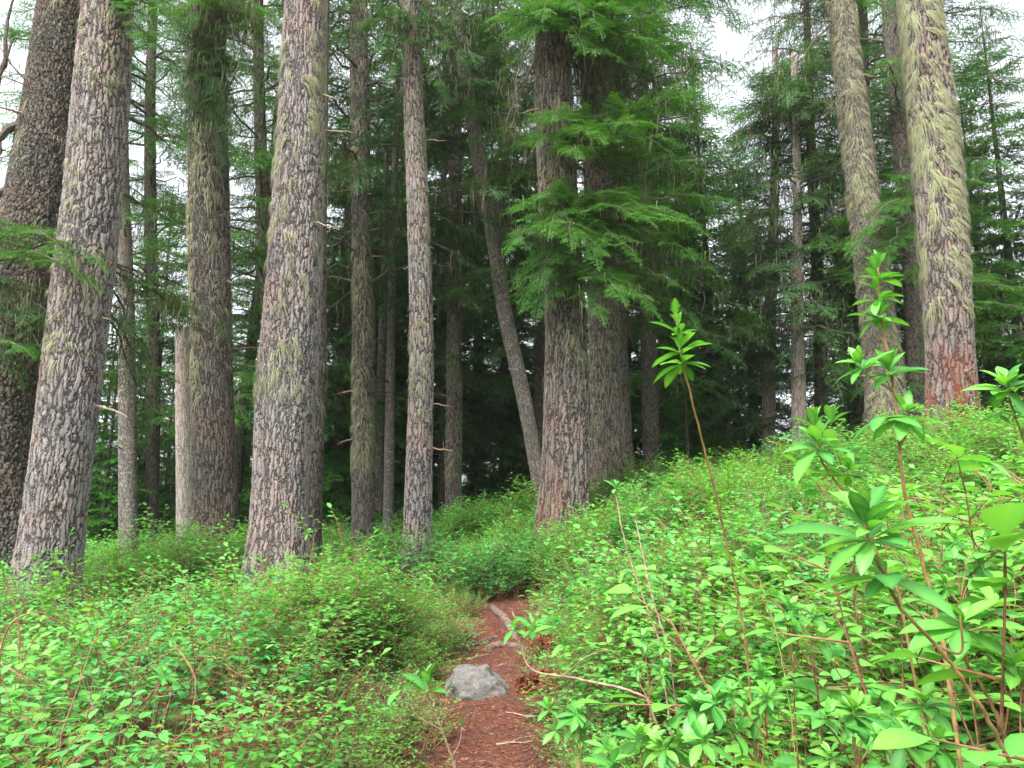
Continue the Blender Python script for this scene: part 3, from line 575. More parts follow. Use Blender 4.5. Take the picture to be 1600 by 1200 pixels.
trunk_mesh(T18, t18, bark_mat('lichened_grey_bark', 26, .3, .016, (.19, .17, .145), (.04, .034, .028), (.3, .3, .24), .5, (.15, .16, .07), .5, 60)); lichen(T18, t18, 400, 3.0, 13, 10, (.2, .6), .0036, camang(T18), .85, clump=.35)
g = G(); r = np.random.default_rng(12)
limb(g, P(1340, 115, 13.9), P(1372, 120, 13.6), -.1, DEAD, .5, .1, r, 0, .9, wood=.06); limb(g, P(1365, 325, 13.9), P(1380, 335, 13.7), -.1, DEAD, .5, .1, r, 0, .9, wood=.05)
for a, b in (((1330, 150), (1300, 160)), ((1310, 40), (1200, 30)), ((1325, 0), (1370, -60)), ((1310, 30), (1240, 110)), ((1320, 10), (1180, -10)), ((1350, 300), (1310, 315))): limb(g, P(*a, 14), P(*b, 13.5), .1, DEAD, .25, .6, r, 1, .15, hang=(30, (.1, .3), .005, .1), wood=.018)
limb(g, P(1410, 360, 14), P(1335, 385, 12.8), .2, FINE, .1, .9, r, 1, .1, tadd=.05); limb(g, P(1420, 320, 14), P(1360, 350, 12.8), .2, FINE, .1, .9, r, 1, .1, tadd=.1); limb(g, P(1430, 330, 14), P(1410, 320, 12.6), .2, FINE, .1, .9, r, 1, .1, tadd=.1)
limb(g, P(1420, 370, 14), P(1350, 410, 13), .2, FINE, .1, .9, r, 1, .1, tadd=-.2); limb(g, P(1430, 350, 14), P(1390, 390, 12.8), .2, FINE, .1, .9, r, 1, .1, tadd=0)
part(g, 'crown', [M_needleb, M_twig, M_usnea], t18, False)
T18b = make_trunk([(1438, 680, 26), (1432, 560, 26), (1424, 420, 26), (1410, 250, 24), (1392, 50, 22)], 17, 18, 72, .03, seed=25)
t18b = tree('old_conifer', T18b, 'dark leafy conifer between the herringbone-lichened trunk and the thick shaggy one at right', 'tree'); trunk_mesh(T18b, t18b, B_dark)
crown_rand(T18b, t18b, 4.6, 17, 54, (1, 2.4), MID, [M_needleb, M_twig, M_usnea], 35, (-.3, .2), hang=(10, (.1, .3), .008, .2))
T19 = make_trunk([(1491, 700, 76), (1486, 600, 72), (1481, 500, 71), (1468, 300, 68), (1437, 0, 60)], 11.5, 15, 192, .019, seed=26, irr=.03)
t19 = tree('old_conifer', T19, 'thick trunk at right shaggy with yellow-green lichen above and rust-red patches at its foot', 'tree')
trunk_mesh(T19, t19, B_red, redtone(3.0, 4.7)); lichen(T19, t19, 300, 4.6, 11.5, 15, (.2, .65), .0042, camang(T19) - .35, .75, clump=.6)
lichen(T19, t19, 90, 4.6, 11.5, 14, (.3, .6), .0042, camang(T19) - 1.2, .15, clump=.3, name='lichen_fringe', face=.45)

# --- background conifers: four crowns, shared by copies
def full_conifer(name, seed, H, zc, Rb, lib, mats, barkm, n, label, cat, group, loc, low=.12, hang=None, dens=1.):
    r = np.random.default_rng(seed); root = thing(name, loc, label, cat, group)
    C = np.stack([np.linspace(0, .3, 60) * r.normal(0, 1), 0 * np.linspace(0, 1, 60), np.linspace(-.5, H, 60)], 1) + np.array(loc)
    T = dict(C=C, R=np.linspace(H * .0125, .01, 60), n=20, seed=seed, irr=.03, gz=loc[2])
    trunk_mesh(T, root, barkm); g = G()
    for k in range(n):
        q = (k + r.random()) / n; z = zc + (H - zc) * q ** 1.1; a = k * 2.39996 + r.normal(0, .3)
        L = Rb * ((1 - (z - zc) / (H - zc)) ** .75 + .06) * r.uniform(.6, 1.15) * min(1, .65 + 3 * q)
        if r.random() > dens: continue
        pt = -.32 + .6 * ((z - zc) / (H - zc)) + r.normal(0, .1)
        c = np.array(loc) + [np.interp(z, C[:, 2] - loc[2], C[:, 0]) - loc[0], 0, z]
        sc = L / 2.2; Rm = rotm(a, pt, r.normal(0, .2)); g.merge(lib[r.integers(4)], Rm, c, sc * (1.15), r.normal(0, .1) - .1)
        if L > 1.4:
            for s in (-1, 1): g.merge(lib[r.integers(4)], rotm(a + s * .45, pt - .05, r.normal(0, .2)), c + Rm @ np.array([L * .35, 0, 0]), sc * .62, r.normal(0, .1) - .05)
        if hang and r.random() < .7: strands(g, c + Rm @ np.array([L * .6, 0, -.05]) + r.normal(0, .25, (hang, 3)), 0, (.15, .5), .012, rs=r, mi=2)
    part(g, 'crown', mats, root, False); return root
def dup(root, loc, rot, sc, label, group=None):
    c = root.copy(); COL.objects.link(c); c.location = loc; c.rotation_euler = (0, 0, rot); c.scale = (sc, sc, sc); c['label'] = label
    if group: c['group'] = group
    elif 'group' in c: del c['group']
    for ch in root.children: d = ch.copy(); COL.objects.link(d); d.parent = c
    return c
def gp(u, Y): x = P(u, 700, Y)[0]; return (float(x), float(Y), float(hgt(x, Y)))
BG = 'conifers standing behind the old trunks'; FARL = 'dense green conifer far behind the old trunks, part of the massed background forest'
pa = full_conifer('forest_conifer', 41, 17, 1.0, 2.9, FAR, [M_needleb, M_twig, M_usnea], B_dark, 210, 'light green spire-shaped conifer in the gap right of centre, sky on its right side', 'tree', None, gp(1128, 23), hang=8)
pb = full_conifer('forest_conifer', 42, 20, 2.0, 3.3, FAR, [M_needle, M_twig, M_usnea], B_dark, 220, FARL, 'tree', BG, gp(640, 24), hang=10)
pc = full_conifer('forest_conifer', 43, 22, 5.0, 3.6, FAR, [M_needle, M_twig, M_usnea], B_dark, 200, FARL, 'tree', BG, gp(745, 25), hang=12, dens=.9)
pd = full_conifer('forest_conifer', 44, 9, .3, 2.0, FAR, [M_needleb, M_twig, M_usnea], B_dark, 130, FARL, 'tree', BG, gp(540, 22), hang=0)
src = dict(a=pa, b=pb, c=pc, d=pd)
lay = [('b', 1560, 24, .85, 'grey-green conifer behind and right of the thick shaggy right trunk'), ('b', 1610, 19, .72, 'dark conifer cut by the right edge of the picture'), ('d', 1530, 31, 1.1, None),
 ('b', 1180, 27, .85, None), ('a', 1085, 27, .9, None), ('c', 1045, 24, .9, None), ('b', 985, 26, .95, None), ('b', 850, 27, .9, None), ('a', 785, 24, .85, None), ('d', 690, 28, .9, None), ('a', 590, 27, 1, None),
 ('b', 545, 21, .85, None), ('d', 505, 30, 1.1, None), ('d', 450, 26, 1.2, None), ('b', 385, 30, .8, None), ('d', 345, 28, 1.2, None), ('b', 240, 30, .8, None), ('d', 150, 26, 1.1, None), ('a', 265, 33, .7, None), ('c', 90, 27, .7, None), ('b', -20, 24, .7, None),
 ('b', 1330, 28, .8, None), ('c', 1410, 24, .75, None), ('a', 1460, 27, .65, None), ('d', 740, 22, .6, None), ('d', 1150, 19.5, .5, None), ('d', 1075, 19, .7, None), ('d', 1320, 20, .6, None), ('d', 1420, 21, .7, None), ('d', 1560, 20, .6, None),
 ('d', 640, 25, .6, None), ('d', 460, 21, .8, None), ('d', 400, 23, .9, None), ('d', 170, 19, .75, None), ('d', 265, 25, .75, None), ('b', 620, 34, 1.1, None),
 ('b', -260, 20, .9, None), ('c', 1850, 20, .9, None), ('a', 1800, 26, .9, None), ('c', -180, 27, .9, None)]
r = np.random.default_rng(3)
BINS = [(-20, 'beyond the left edge of the picture'), (175, 'behind the two trunks at the left edge'), (310, 'in the gap around the pale broken snag'), (430, 'between the straight dark-barked conifer and the broad pinkish-grey one'), (570, 'between the broad pinkish-grey trunk and the lichen-wrapped one'), (660, 'behind the mottled grey pole and the tall pale-barked trunk'),
 (850, 'in the dark gap around the leaning conifer'), (1060, 'behind the massive central trunk'), (1190, 'behind the tuft of the thin reddish stem'), (1300, 'around the two pale trunks on the ridge'), (1480, 'between the two lichen-shaggy trunks at right'), (9999, 'right of the thick shaggy right trunk')]
def blab(k, u):
    w_ = next(b for a, b in BINS if u < a); small = k == 'd'
    return ('small young conifer low ' if small else 'tall green background conifer ') + w_, ('young conifers ' if small else 'background conifers ') + w_
for k, u, Y, sc, lab in lay: lb, gr = blab(k, u); dup(src[k], gp(u, Y), r.uniform(0, 6.28), sc * r.uniform(.93, 1.07), lab or lb, None if lab else gr)
for k, u in (('b', 640), ('c', 745), ('d', 540)): src[k]['label'], src[k]['group'] = blab(k, u)
for u, Y, sc in ((255, 20, 1.), (530, 20.5, 1.05), (1335, 19.5, 1.), (1540, 18.5, .95), (150, 21, 1.), (365, 21, .95)):
    dup(t22, gp(u, Y), r.uniform(0, 6.28), sc, *[x.replace('green background', 'bare-stemmed background').replace('background conifers', 'bare-stemmed conifers') for x in blab('b', u)])
HG = 'pale hazy conifers on the far valley side'
for k in range(110):
    u = r.uniform(-150, 1750); Y = r.uniform(42, 95)
    if u > 640 and r.random() < .75: continue
    dup(src['abd'[k % 3]], gp(u, Y), r.uniform(0, 6.28), r.uniform(.5, .9) * (1.5 if k % 3 == 2 else 1), 'small pale conifer far down the valley, seen through the gaps between the trunks', HG)
# short dead stubs on the big trunks
for T, tr, ks in ((T0, t0, 3), (T1, t1, 4), (T2, t2, 5), (T3, t3, 3), (T4, t4, 6), (T6, t6, 6), (T10, t10, 3), (T11, t11, 4), (T18, t18, 4), (T19, t19, 3), (T20, t20, 5), (T7, t7, 5), (T5, t5, 6)):
    r = np.random.default_rng(T['seed'] + 300)
    for q in range(ks):
        z = r.uniform(2.6, 9.5); a = camang(T) + r.choice([-1, 1]) * r.uniform(.5, 1.7); fi = np.array([np.interp(z, T['C'][:, 2], np.arange(len(T['C'])))]); p, u = tsurf(T, fi, np.array([a]), -.03)
        L = r.uniform(.08, .45); d = u[0] + [0, 0, r.uniform(-.4, .2)]; g = G(); pts = np.array([p[0] + d * L * k / 5 + r.normal(0, .008, 3) - [0, 0, .05 * L * k * k / 25] for k in range(6)])
        tube(g, pts, np.linspace(.02, .006, 6) * r.uniform(.6, 1.2), 7)
        if L > .2: tube(g, np.array([pts[3], pts[3] + r.normal(0, .07, 3)]), np.array([.006, .002]), 5)
        part(g, 'branch_stub', [M_dead], tr)
#--SECTION SHRUBS
# ------------------------------------------------------------------ leafy shrubs
def leaves(g, p, d, up, ln, wd, tone, mi=0, detail=1, curl=.12, fold=.12):
    """leaf blades: base p, direction d, normal up"""
    p = np.asarray(p); d = norm(d); s = norm(np.cross(d, up)); u = np.cross(s, d); ln = np.broadcast_to(ln, (len(p),))[:, None]; wd = np.broadcast_to(wd, (len(p),))[:, None]
    if detail == 0: prof = [(0, 0), (.45, 1), (1, 0)]
    elif detail == 1: prof = [(0, 0), (.3, .85), (.65, .9), (1, 0)]
    else: prof = [(0, .06), (.12, .3), (.3, .78), (.52, 1), (.72, .86), (.88, .48), (1, 0)]
    rows = []
    for t_, w_ in prof:
        c = p + d * ln * t_ - u * ln * curl * t_ * t_ * 1.5 + u * ln * .05 * t_
        if w_ == 0 : rows.append([c])
        else:
            h = wd * w_ / 2; rows.append([c - s * h + u * h * fold * 2, c, c + s * h + u * h * fold * 2])
    V = []; ids = []; n = 0
    for rw in rows: ids.append(list(range(n, n + len(rw)))); n += len(rw); V += rw
    V = np.stack(V, 1); b = np.arange(len(p))[:, None] * n; F3 = []; F4 = []
    for a, c in zip(ids[:-1], ids[1:]):
        if len(a) == 1: F3 += [(a[0], c[1], c[0]), (a[0], c[2], c[1])]
        elif len(c) == 1: F3 += [(a[0], a[1], c[0]), (a[1], a[2], c[0])]
        else: F4 += [(a[0], a[1], c[1], c[0]), (a[1], a[2], c[2], c[1])]
    T = np.repeat(np.broadcast_to(tone, (len(p),)), n); n0 = g.n
    if detail == 2:   # paler midrib, darker margins
        mod = np.zeros(n)
        for a in ids:
            if len(a) == 3: mod[a[0]] = mod[a[2]] = -.16; mod[a[1]] = .3
        T = np.clip(T + np.tile(mod, len(p)), 0, 1)
    g.V.append(V.reshape(-1, 3)); g.T.append(T); g.n += len(T)
    if F3: F = (b[:, :, None] * 0 + 0 if 0 else (b[:, None] + np.array(F3)[None])).reshape(-1, 3); g.F[3].append(F + n0); g.M[3].append(np.full(len(F), mi))
    if F4: F = (b[:, None] + np.array(F4)[None]).reshape(-1, 4); g.F[4].append(F + n0); g.M[4].append(np.full(len(F), mi))

def shrub(seed, h=.75, rad=.45, nst=7, ll=.034, lw=.019, detail=1, gap=.021, low=.3, brl=(.12, .3), nb=9):
    r = np.random.default_rng(seed); g = G(); LP, LD, LU, LT, LL = [], [], [], [], []
    for s in range(nst):
        a = r.uniform(0, 2 * pi); lean = r.uniform(.1, 1.) * rad; hh = h * r.uniform(.7, 1.1)
        T = np.linspace(0, 1, 7); wob = r.normal(0, .03, (7, 2)).cumsum(0)
        pts = np.stack([math.cos(a) * lean * T ** 1.3 + wob[:, 0], math.sin(a) * lean * T ** 1.3 + wob[:, 1], hh * T ** .85], 1)
        prisms(g, pts[:-1], pts[1:], .0042 * (1.1 - T[:-1]) + .001, .0042 * (1.1 - T[1:]) + .001, 1)
        for t in np.r_[np.linspace(low, .97, nb) + r.normal(0, .02, nb), .99]:
            t = min(t, .99); c = np.array([np.interp(t, T, pts[:, k]) for k in range(3)]); ab = a + r.normal(0, 1.3)
            L = r.uniform(*brl) * (1.1 - .4 * t); d = norm(np.array([math.cos(ab), math.sin(ab), r.uniform(.0, .55)]))
            if t > .98: d = norm(np.array([math.cos(a), math.sin(a), .8])); L *= .7
            e = c + d * L; prisms(g, [c], [e], .0022, .001, 1)
            nl = max(3, int(L / gap)); u = np.linspace(.12, 1, nl); sg = np.where(np.arange(nl) % 2, 1., -1.)
            side = norm(np.cross([0, 0, 1.], d)); ang = np.where(u > .97, 0, r.normal(R(52), R(10), nl))[:, None]
            ld = d * np.cos(ang) + side * np.sin(ang) * sg[:, None]; ld[:, 2] = ld[:, 2] * .5 + r.normal(0, .16, nl)
            LP.append(c + d * (u * L)[:, None]); LD.append(ld); LU.append(np.array([0, 0, 1.]) + r.normal(0, .22, (nl, 3)))
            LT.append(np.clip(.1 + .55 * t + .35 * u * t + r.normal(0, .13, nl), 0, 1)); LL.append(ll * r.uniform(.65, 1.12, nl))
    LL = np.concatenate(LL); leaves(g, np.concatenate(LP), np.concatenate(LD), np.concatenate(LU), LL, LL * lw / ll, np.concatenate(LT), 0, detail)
    return g
def thicket(name, label, cat, protos, pts, ids, scl, seed, loc):
    """one stuff object: the shrubs stand on the points"""
    r = np.random.default_rng(seed); n = len(pts)
    colp = bpy.data.collections.new(name + '_kinds')
    for i, pm in enumerate(protos): colp.objects.link(bpy.data.objects.new('%s_%02d' % (name, i), pm))
    me = bpy.data.meshes.new(name); me.vertices.add(n); me.vertices.foreach_set('co', (pts - np.array(loc)).astype(np.float32).ravel())
    def at(nm, ty, v): a = me.attributes.new(nm, ty, 'POINT'); a.data.foreach_set('vector' if ty == 'FLOAT_VECTOR' else 'value', v.ravel())
    at('rot', 'FLOAT_VECTOR', np.stack([r.normal(0, .13, n), r.normal(0, .13, n), r.uniform(0, 2 * pi, n)], 1).astype(np.float32))
    at('scl', 'FLOAT', scl.astype(np.float32)); at('kind', 'INT', ids.astype(np.int32))
    o = bpy.data.objects.new(name, me); o.location = loc; COL.objects.link(o); tag(o, label, cat, None, 'stuff')
    ng = bpy.data.node_groups.new(name, 'GeometryNodeTree')
    ng.interface.new_socket('Geometry', in_out='INPUT', socket_type='NodeSocketGeometry'); ng.interface.new_socket('Geometry', in_out='OUTPUT', socket_type='NodeSocketGeometry')
    nd = ng.nodes; gi = nd.new('NodeGroupInput'); go = nd.new('NodeGroupOutput'); ip = nd.new('GeometryNodeInstanceOnPoints')
    ci = nd.new('GeometryNodeCollectionInfo'); ci.inputs['Collection'].default_value = colp; ci.inputs['Separate Children'].default_value = True; ci.inputs['Reset Children'].default_value = True
    def na(nm, ty): x = nd.new('GeometryNodeInputNamedAttribute'); x.data_type = ty; x.inputs['Name'].default_value = nm; return x.outputs['Attribute']
    lk = ng.links.new; lk(gi.outputs[0], ip.inputs['Points']); lk(ci.outputs[0], ip.inputs['Instance']); ip.inputs['Pick Instance'].default_value = True
    lk(na('kind', 'INT'), ip.inputs['Instance Index']); lk(na('scl', 'FLOAT'), ip.inputs['Scale'])
    er = nd.new('FunctionNodeEulerToRotation'); lk(na('rot', 'FLOAT_VECTOR'), er.inputs[0]); lk(er.outputs[0], ip.inputs['Rotation'])
    lk(ip.outputs[0], go.inputs[0]); md = o.modifiers.new('scatter', 'NODES'); md.node_group = ng; return o
PM = [M_leaf, M_stem]
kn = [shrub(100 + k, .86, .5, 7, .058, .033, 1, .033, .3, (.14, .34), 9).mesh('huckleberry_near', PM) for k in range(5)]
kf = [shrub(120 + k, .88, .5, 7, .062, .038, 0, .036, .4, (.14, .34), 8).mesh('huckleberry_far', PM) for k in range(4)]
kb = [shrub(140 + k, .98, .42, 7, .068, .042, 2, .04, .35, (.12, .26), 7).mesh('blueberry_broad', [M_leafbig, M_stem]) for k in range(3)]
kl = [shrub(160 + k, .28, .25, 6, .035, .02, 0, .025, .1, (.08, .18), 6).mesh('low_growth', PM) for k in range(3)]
M_olive = leaf_mat('bronze_leaves', (.12, .13, .02), (.36, .36, .07), (1.2, .85, .8), .4, .45, .35, .9)
kx = [shrub(180, .8, .42, 6, .045, .022, 0, .04, .3, (.12, .3), 7).mesh('bronze_shrub', [M_olive, M_stem])]
g = G(); r = np.random.default_rng(4)
for q in range(9):
    a = r.uniform(0, 6.28); e = np.array([math.cos(a) * r.uniform(.1, .45), math.sin(a) * r.uniform(.1, .45), r.uniform(.6, 1.05)]); T = np.linspace(0, 1, 6)[:, None]; pt = e * T + r.normal(0, .02, (6, 3)).cumsum(0) * T
    prisms(g, pt[:-1], pt[1:], .004 - .0025 * T[:-1, 0], .004 - .0025 * T[1:, 0], 0)
    b_ = pt[2:5] ; prisms(g, b_, b_ + r.normal(0, .12, (3, 3)) + [0, 0, .12], .0022, .001, 0)
kx.append(g.mesh('bare_twigs', [M_dead]))
PROT = kn + kf + kb + kl + kx      # 0-4, 5-8, 9-11, 12-14, 15, 16
trk = [o for o in bpy.data.objects if o.name.startswith(('old_conifer', 'slim_conifer', 'dead_snag', 'pale_dead', 'leaning'))]
TXY = np.array([(o.location.x, o.location.y) for o in trk])
def scatter(x0, x1, y0, y1, sp, seed, keep):
    r = np.random.default_rng(seed); X, Y = np.meshgrid(np.arange(x0, x1, sp), np.arange(y0, y1, sp)); X = (X + r.uniform(-.5, .5, X.shape) * sp).ravel(); Y = (Y + r.uniform(-.5, .5, Y.shape) * sp).ravel()
    k = keep(X, Y, r); X = X[k]; Y = Y[k]; d = np.hypot(X[:, None] - TXY[:, 0], Y[:, None] - TXY[:, 1]).min(1); k = d > .45
    return X[k], Y[k], r
def inview(x, y, mrg=1.6): return np.abs(x) < y * .72 + mrg
# left of the trail
def kL(x, y, r):
    gapn = vnoise(np.stack([x * .8, y * .8, 0 * x], -1), 31); near = np.clip((7 - y) / 4, 0, 1)
    return (pathd(x, y) < -.56 - .1 * r.random(x.shape)) & inview(x, y) & (gapn > -.75 + .62 * near) & ~((np.hypot((x + 1.5) / 1.0, (y - 4.9) / 1.3) < 1) & (r.random(x.shape) < .75)) & (np.hypot(x, y) > 2.3)
X, Y, r = scatter(-16, 0, 2.0, 17.5, .33, 51, kL); n = len(X)
q_ = r.random(n); ids = np.where(Y < 8.5, r.integers(0, 5, n), r.integers(5, 9, n)); ids = np.where(q_ < .09, r.integers(9, 12, n), ids); ids = np.where(q_ > .955, 15, ids); ids = np.where(q_ > .98, 16, ids); ed = np.clip((-pathd(X, Y) - .1) / 1.2, .5, 1)
scl = (.9 + .3 * vnoise(np.stack([X * .5, Y * .5, 0 * X], -1), 8) + .3 * vnoise(np.stack([X * 1.3, Y * 1.3, 0 * X], -1), 28) + r.normal(0, .14, n)) * ed * np.interp(Y, [2, 5, 8, 11, 17], [1.0, 1.06, .92, .9, .85])
thicket('huckleberry_thicket', 'light green waist-high huckleberry thicket covering the ground left of the trail', 'shrubs', PROT, np.stack([X, Y, hgt(X, Y) - .02], 1), ids, scl, 1, (-3, 7, 0))
# right slope
def kR(x, y, r): return (pathd(x, y) > .54 + .1 * r.random(x.shape)) & inview(x, y, 1.2) & (np.hypot(x, y) > 1.55)
X, Y, r = scatter(0, 17, 1.0, 17.5, .27, 52, kR); n = len(X)
ids = np.where(Y < 8.5, r.integers(0, 5, n), r.integers(5, 9, n)); bb = (r.random(n) < np.clip((5. - Y) / 1.8, .06, .8)); ids = np.where(bb, r.integers(9, 12, n), ids); q_ = r.random(n); ids = np.where(q_ > .985, 16, ids)
ed = np.clip((pathd(X, Y) - .1) / 1.0, .55, 1)
scl = (.9 + .24 * vnoise(np.stack([X * .5, Y * .5, 0 * X], -1), 18) + .26 * vnoise(np.stack([X * 1.3, Y * 1.3, 0 * X], -1), 38) + r.normal(0, .1, n)) * ed * np.interp(Y, [2, 5, 9, 17], [1.2, 1.1, .98, .9]) * np.where(bb & (Y < 5), 1.12, 1)
thicket('huckleberry_slope', 'dense green shrubs covering the slope that climbs right of the trail', 'shrubs', PROT, np.stack([X, Y, hgt(X, Y) - .02], 1), ids, scl, 2, (3, 7, 0))
# far growth closing the trail and behind the trees
def kF(x, y, r): return inview(x, y, 3) & ((y > 17) | (np.abs(pathd(x, y)) < .75)) & (y > 11.2)
X, Y, r = scatter(-22, 22, 11.2, 30, .42, 53, kF); X2, Y2, r = scatter(-1.2, 1.2, 11.35, 16, .2, 55, lambda x, y, r: (np.abs(pathd(x, y)) < .9)); X = np.r_[X, X2]; Y = np.r_[Y, Y2]; n = len(X)
thicket('distant_shrubs', 'darker shrub growth beyond the end of the trail and behind the trunks', 'shrubs', PROT, np.stack([X, Y, hgt(X, Y) - .02], 1), r.integers(5, 9, n), np.where(Y < 14, r.uniform(.6, .95, n), r.uniform(.9, 1.5, n)), 3, (0, 20, 0))
# low herbs along the edges
def kE(x, y, r): d = np.abs(pathd(x, y)); return (d > .38) & (d < 1.3) & (r.random(x.shape) < .55) & (y > 2.5)
X, Y, r = scatter(-2, 2, 2.5, 12.5, .17, 54, kE); n = len(X)
thicket('trailside_seedlings', 'knee-high seedlings sprouting along both edges of the trail', 'seedlings', PROT, np.stack([X, Y, hgt(X, Y) - .01], 1), r.integers(12, 15, n), r.uniform(.5, 1.1, n), 4, (0, 6, 0))

# ------------------------------------------------------------------ single tall shrubs near the viewer
def whorl(c, d, nlf, ll, tiers=2, seed=0, open_=.95, rise=.0):
    """leaves in a rosette round direction d"""
    r = np.random.default_rng(seed); g = G(); d = norm(np.asarray(d, float)); a0 = norm(np.cross(d, [0.3, 1, 0.1])); b0 = np.cross(d, a0)
    p, D, U, L, T = [], [], [], [], []
    nlf = nlf + 1
    for q in range(tiers):
        f = q / max(1, tiers - 1) if tiers > 1 else 0
        for k in range(nlf):
            a = 2 * pi * (k + .5 * q) / nlf + r.normal(0, .22); o = a0 * math.cos(a) + b0 * math.sin(a)
            op = open_ - .55 * f + r.normal(0, .2); L.append(ll * (1 - .35 * f) * r.uniform(.55, 1.15)); T.append(.35 + .4 * f + r.normal(0, .22))
            dd = norm(o * math.cos(pi / 2 - op * pi / 2) + d * math.sin(pi / 2 - op * pi / 2)); p.append(c + d * (rise * f + r.uniform(0, .006))); D.append(dd); U.append(norm(np.cross(np.cross(dd, d + [0, 0, .4]), dd)) + r.normal(0, .12, 3))
    L = np.array(L) * 1.15; leaves(g, np.array(p), np.array(D), np.array(U), L, L * r.uniform(.36, .46), np.clip(T, 0, 1), 0, 2, .16, .16)
    return g
def tall_shrub(name, label, cat, stem, whorls, rad=(.007, .003), seed=0, mats=None, extra=(), group=None):
    S = smoothpath(np.array([P(*s) for s in stem]), 40); x, y = S[0, 0], S[0, 1]; gz = float(hgt(x, y))
    base = np.array([x + .03, y + .02, gz - .03])
    if S[0, 2] > gz + .05: S = np.concatenate([smoothpath(np.array([base, S[0], S[min(39, 8)]]), 20)[:10], S])
    root = thing(name, (float(x), float(y), gz), label, cat, group); g = G(); r = np.random.default_rng(seed)
    S[1:-1] += .5 * r.normal(0, .0016, (len(S) - 2, 3)); tube(g, S, np.linspace(rad[0] * .5, rad[1] * .6, len(S)), 8)
    for ex in extra: E = smoothpath(np.array([P(*s) for s in ex[0]]), 16); tube(g, E, np.linspace(ex[1] * .7, ex[1] * .4, 16), 6)
    part(g, 'stem', mats or [M_azstem], root)
    for i, (pt, dr, nlf, ll, ti, op, rise) in enumerate(whorls):
        part(whorl(P(*pt), dr, nlf, ll, ti, seed * 31 + i, op, rise), 'leaf_whorl', [M_leafbig], root)
    return root
U_ = (0, 0, 1)
tall_shrub('tall_leafy_shrub', 'tall thin reddish stem topped by one leaf tuft, against dark conifers right of centre', 'shrub',
    [(1165, 1000, 1.75), (1142, 880, 1.7), (1110, 740, 1.6), (1077, 610, 1.52), (1062, 545, 1.5), (1055, 492, 1.5)],
    [((1066, 572, 1.5), (-.1, 0, 1), 8, .062, 1, 1.12, 0), ((1064, 555, 1.5), (-.1, 0, 1), 7, .06, 2, .9, .01), ((1060, 525, 1.5), (0, 0, 1), 5, .05, 2, .7, .02), ((1056, 500, 1.5), (0, 0, 1), 3, .035, 2, .45, .01)], (.006, .003), 1)
tall_shrub('tall_leafy_shrub', 'tallest shrub stem, with stacked leaf tufts, rising left of the thick shaggy right trunk', 'shrub',
    [(1475, 1010, 1.5), (1440, 870, 1.48), (1412, 760, 1.46), (1402, 650, 1.45), (1384, 540, 1.45), (1375, 480, 1.45), (1371, 410, 1.45)],
    [((1373, 500, 1.45), U_, 7, .05, 2, 1.05, .01), ((1372, 470, 1.45), U_, 6, .052, 2, .95, .02), ((1371, 440, 1.45), U_, 5, .05, 2, .75, .02), ((1371, 415, 1.45), U_, 3, .03, 2, .45, .01),
     ((1392, 590, 1.45), (-.2, -.2, 1), 7, .062, 2, 1.0, .01), ((1350, 580, 1.43), (-.5, -.2, 1), 6, .055, 2, .9, .01), ((1412, 655, 1.44), (.2, -.2, 1), 7, .07, 2, 1.0, .01), ((1385, 655, 1.43), (-.3, -.2, .8), 5, .06, 1, 1.0, .01)], (.009, .004), 2,
    extra=(([(1395, 610, 1.45), (1370, 595, 1.44), (1350, 582, 1.43)], .003), ([(1404, 700, 1.45), (1415, 680, 1.45), (1412, 655, 1.44)], .003)))
tall_shrub('leafy_shrub', 'shrub with a dark bent stem and two leaf tufts, left of the tallest shrub stem', 'shrub',
    [(1405, 930, 1.5), (1370, 860, 1.48), (1340, 790, 1.45), (1300, 745, 1.42), (1282, 715, 1.4), (1272, 660, 1.4)],
    [((1280, 705, 1.4), (-.2, -.3, 1), 7, .07, 2, 1.0, .01), ((1272, 670, 1.4), (0, 0, 1), 4, .04, 2, .5, .01), ((1325, 745, 1.45), (.1, -.3, 1), 6, .05, 2, 1.0, .01), ((1300, 662, 1.5), (.1, 0, 1), 4, .04, 2, .6, .01)], (.006, .003), 3)
tall_shrub('leafy_shrub', 'nearest shrub at lower right, its large pale rosette on a slanting brown stem', 'shrub',
    [(1590, 1215, 1.02), (1520, 1085, .98), (1465, 1010, .96), (1408, 950, .95), (1385, 905, .94), (1362, 860, .93), (1350, 815, .92)],
    [((1360, 850, .93), (-.1, -.4, 1), 8, .082, 2, .98, .015), ((1352, 822, .92), (-.05, -.1, 1), 4, .05, 2, .5, .01), ((1385, 905, .94), (-.1, -.3, .9), 6, .065, 1, 1.0, 0)], (.0062, .003), 4,
    extra=(([(1465, 1010, .96), (1500, 1020, .97), (1500, 960, .96)], .003),))
tall_shrub('leafy_shrub', 'glossy leaf rosette cut by the right edge, level with the foot of the shaggy trunk', 'shrub',
    [(1640, 800, 1.35), (1605, 700, 1.33), (1582, 640, 1.31), (1572, 600, 1.3)], [((1573, 615, 1.3), (-.1, -.3, 1), 8, .062, 2, 1.0, .01), ((1560, 650, 1.35), (-.4, -.3, 1), 6, .035, 1, 1.0, .0), ((1610, 660, 1.3), (.1, -.3, 1), 6, .05, 2, 1., .01)], (.006, .003), 5)
tall_shrub('leafy_shrub', 'broad-leaved shrub at the right edge below the edge rosette, with leaves turned to the left', 'shrub',
    [(1580, 1190, 1.2), (1545, 1090, 1.19), (1510, 1030, 1.18), (1505, 985, 1.17), (1500, 955, 1.17)], [((1505, 985, 1.17), (-.2, -.4, 1), 7, .07, 2, 1.0, .01), ((1545, 960, 1.2), (.3, -.3, 1), 6, .065, 2, 1.0, .01), ((1580, 1050, 1.15), (.3, -.3, 1), 6, .07, 2, 1., .01)], (.007, .003), 6)
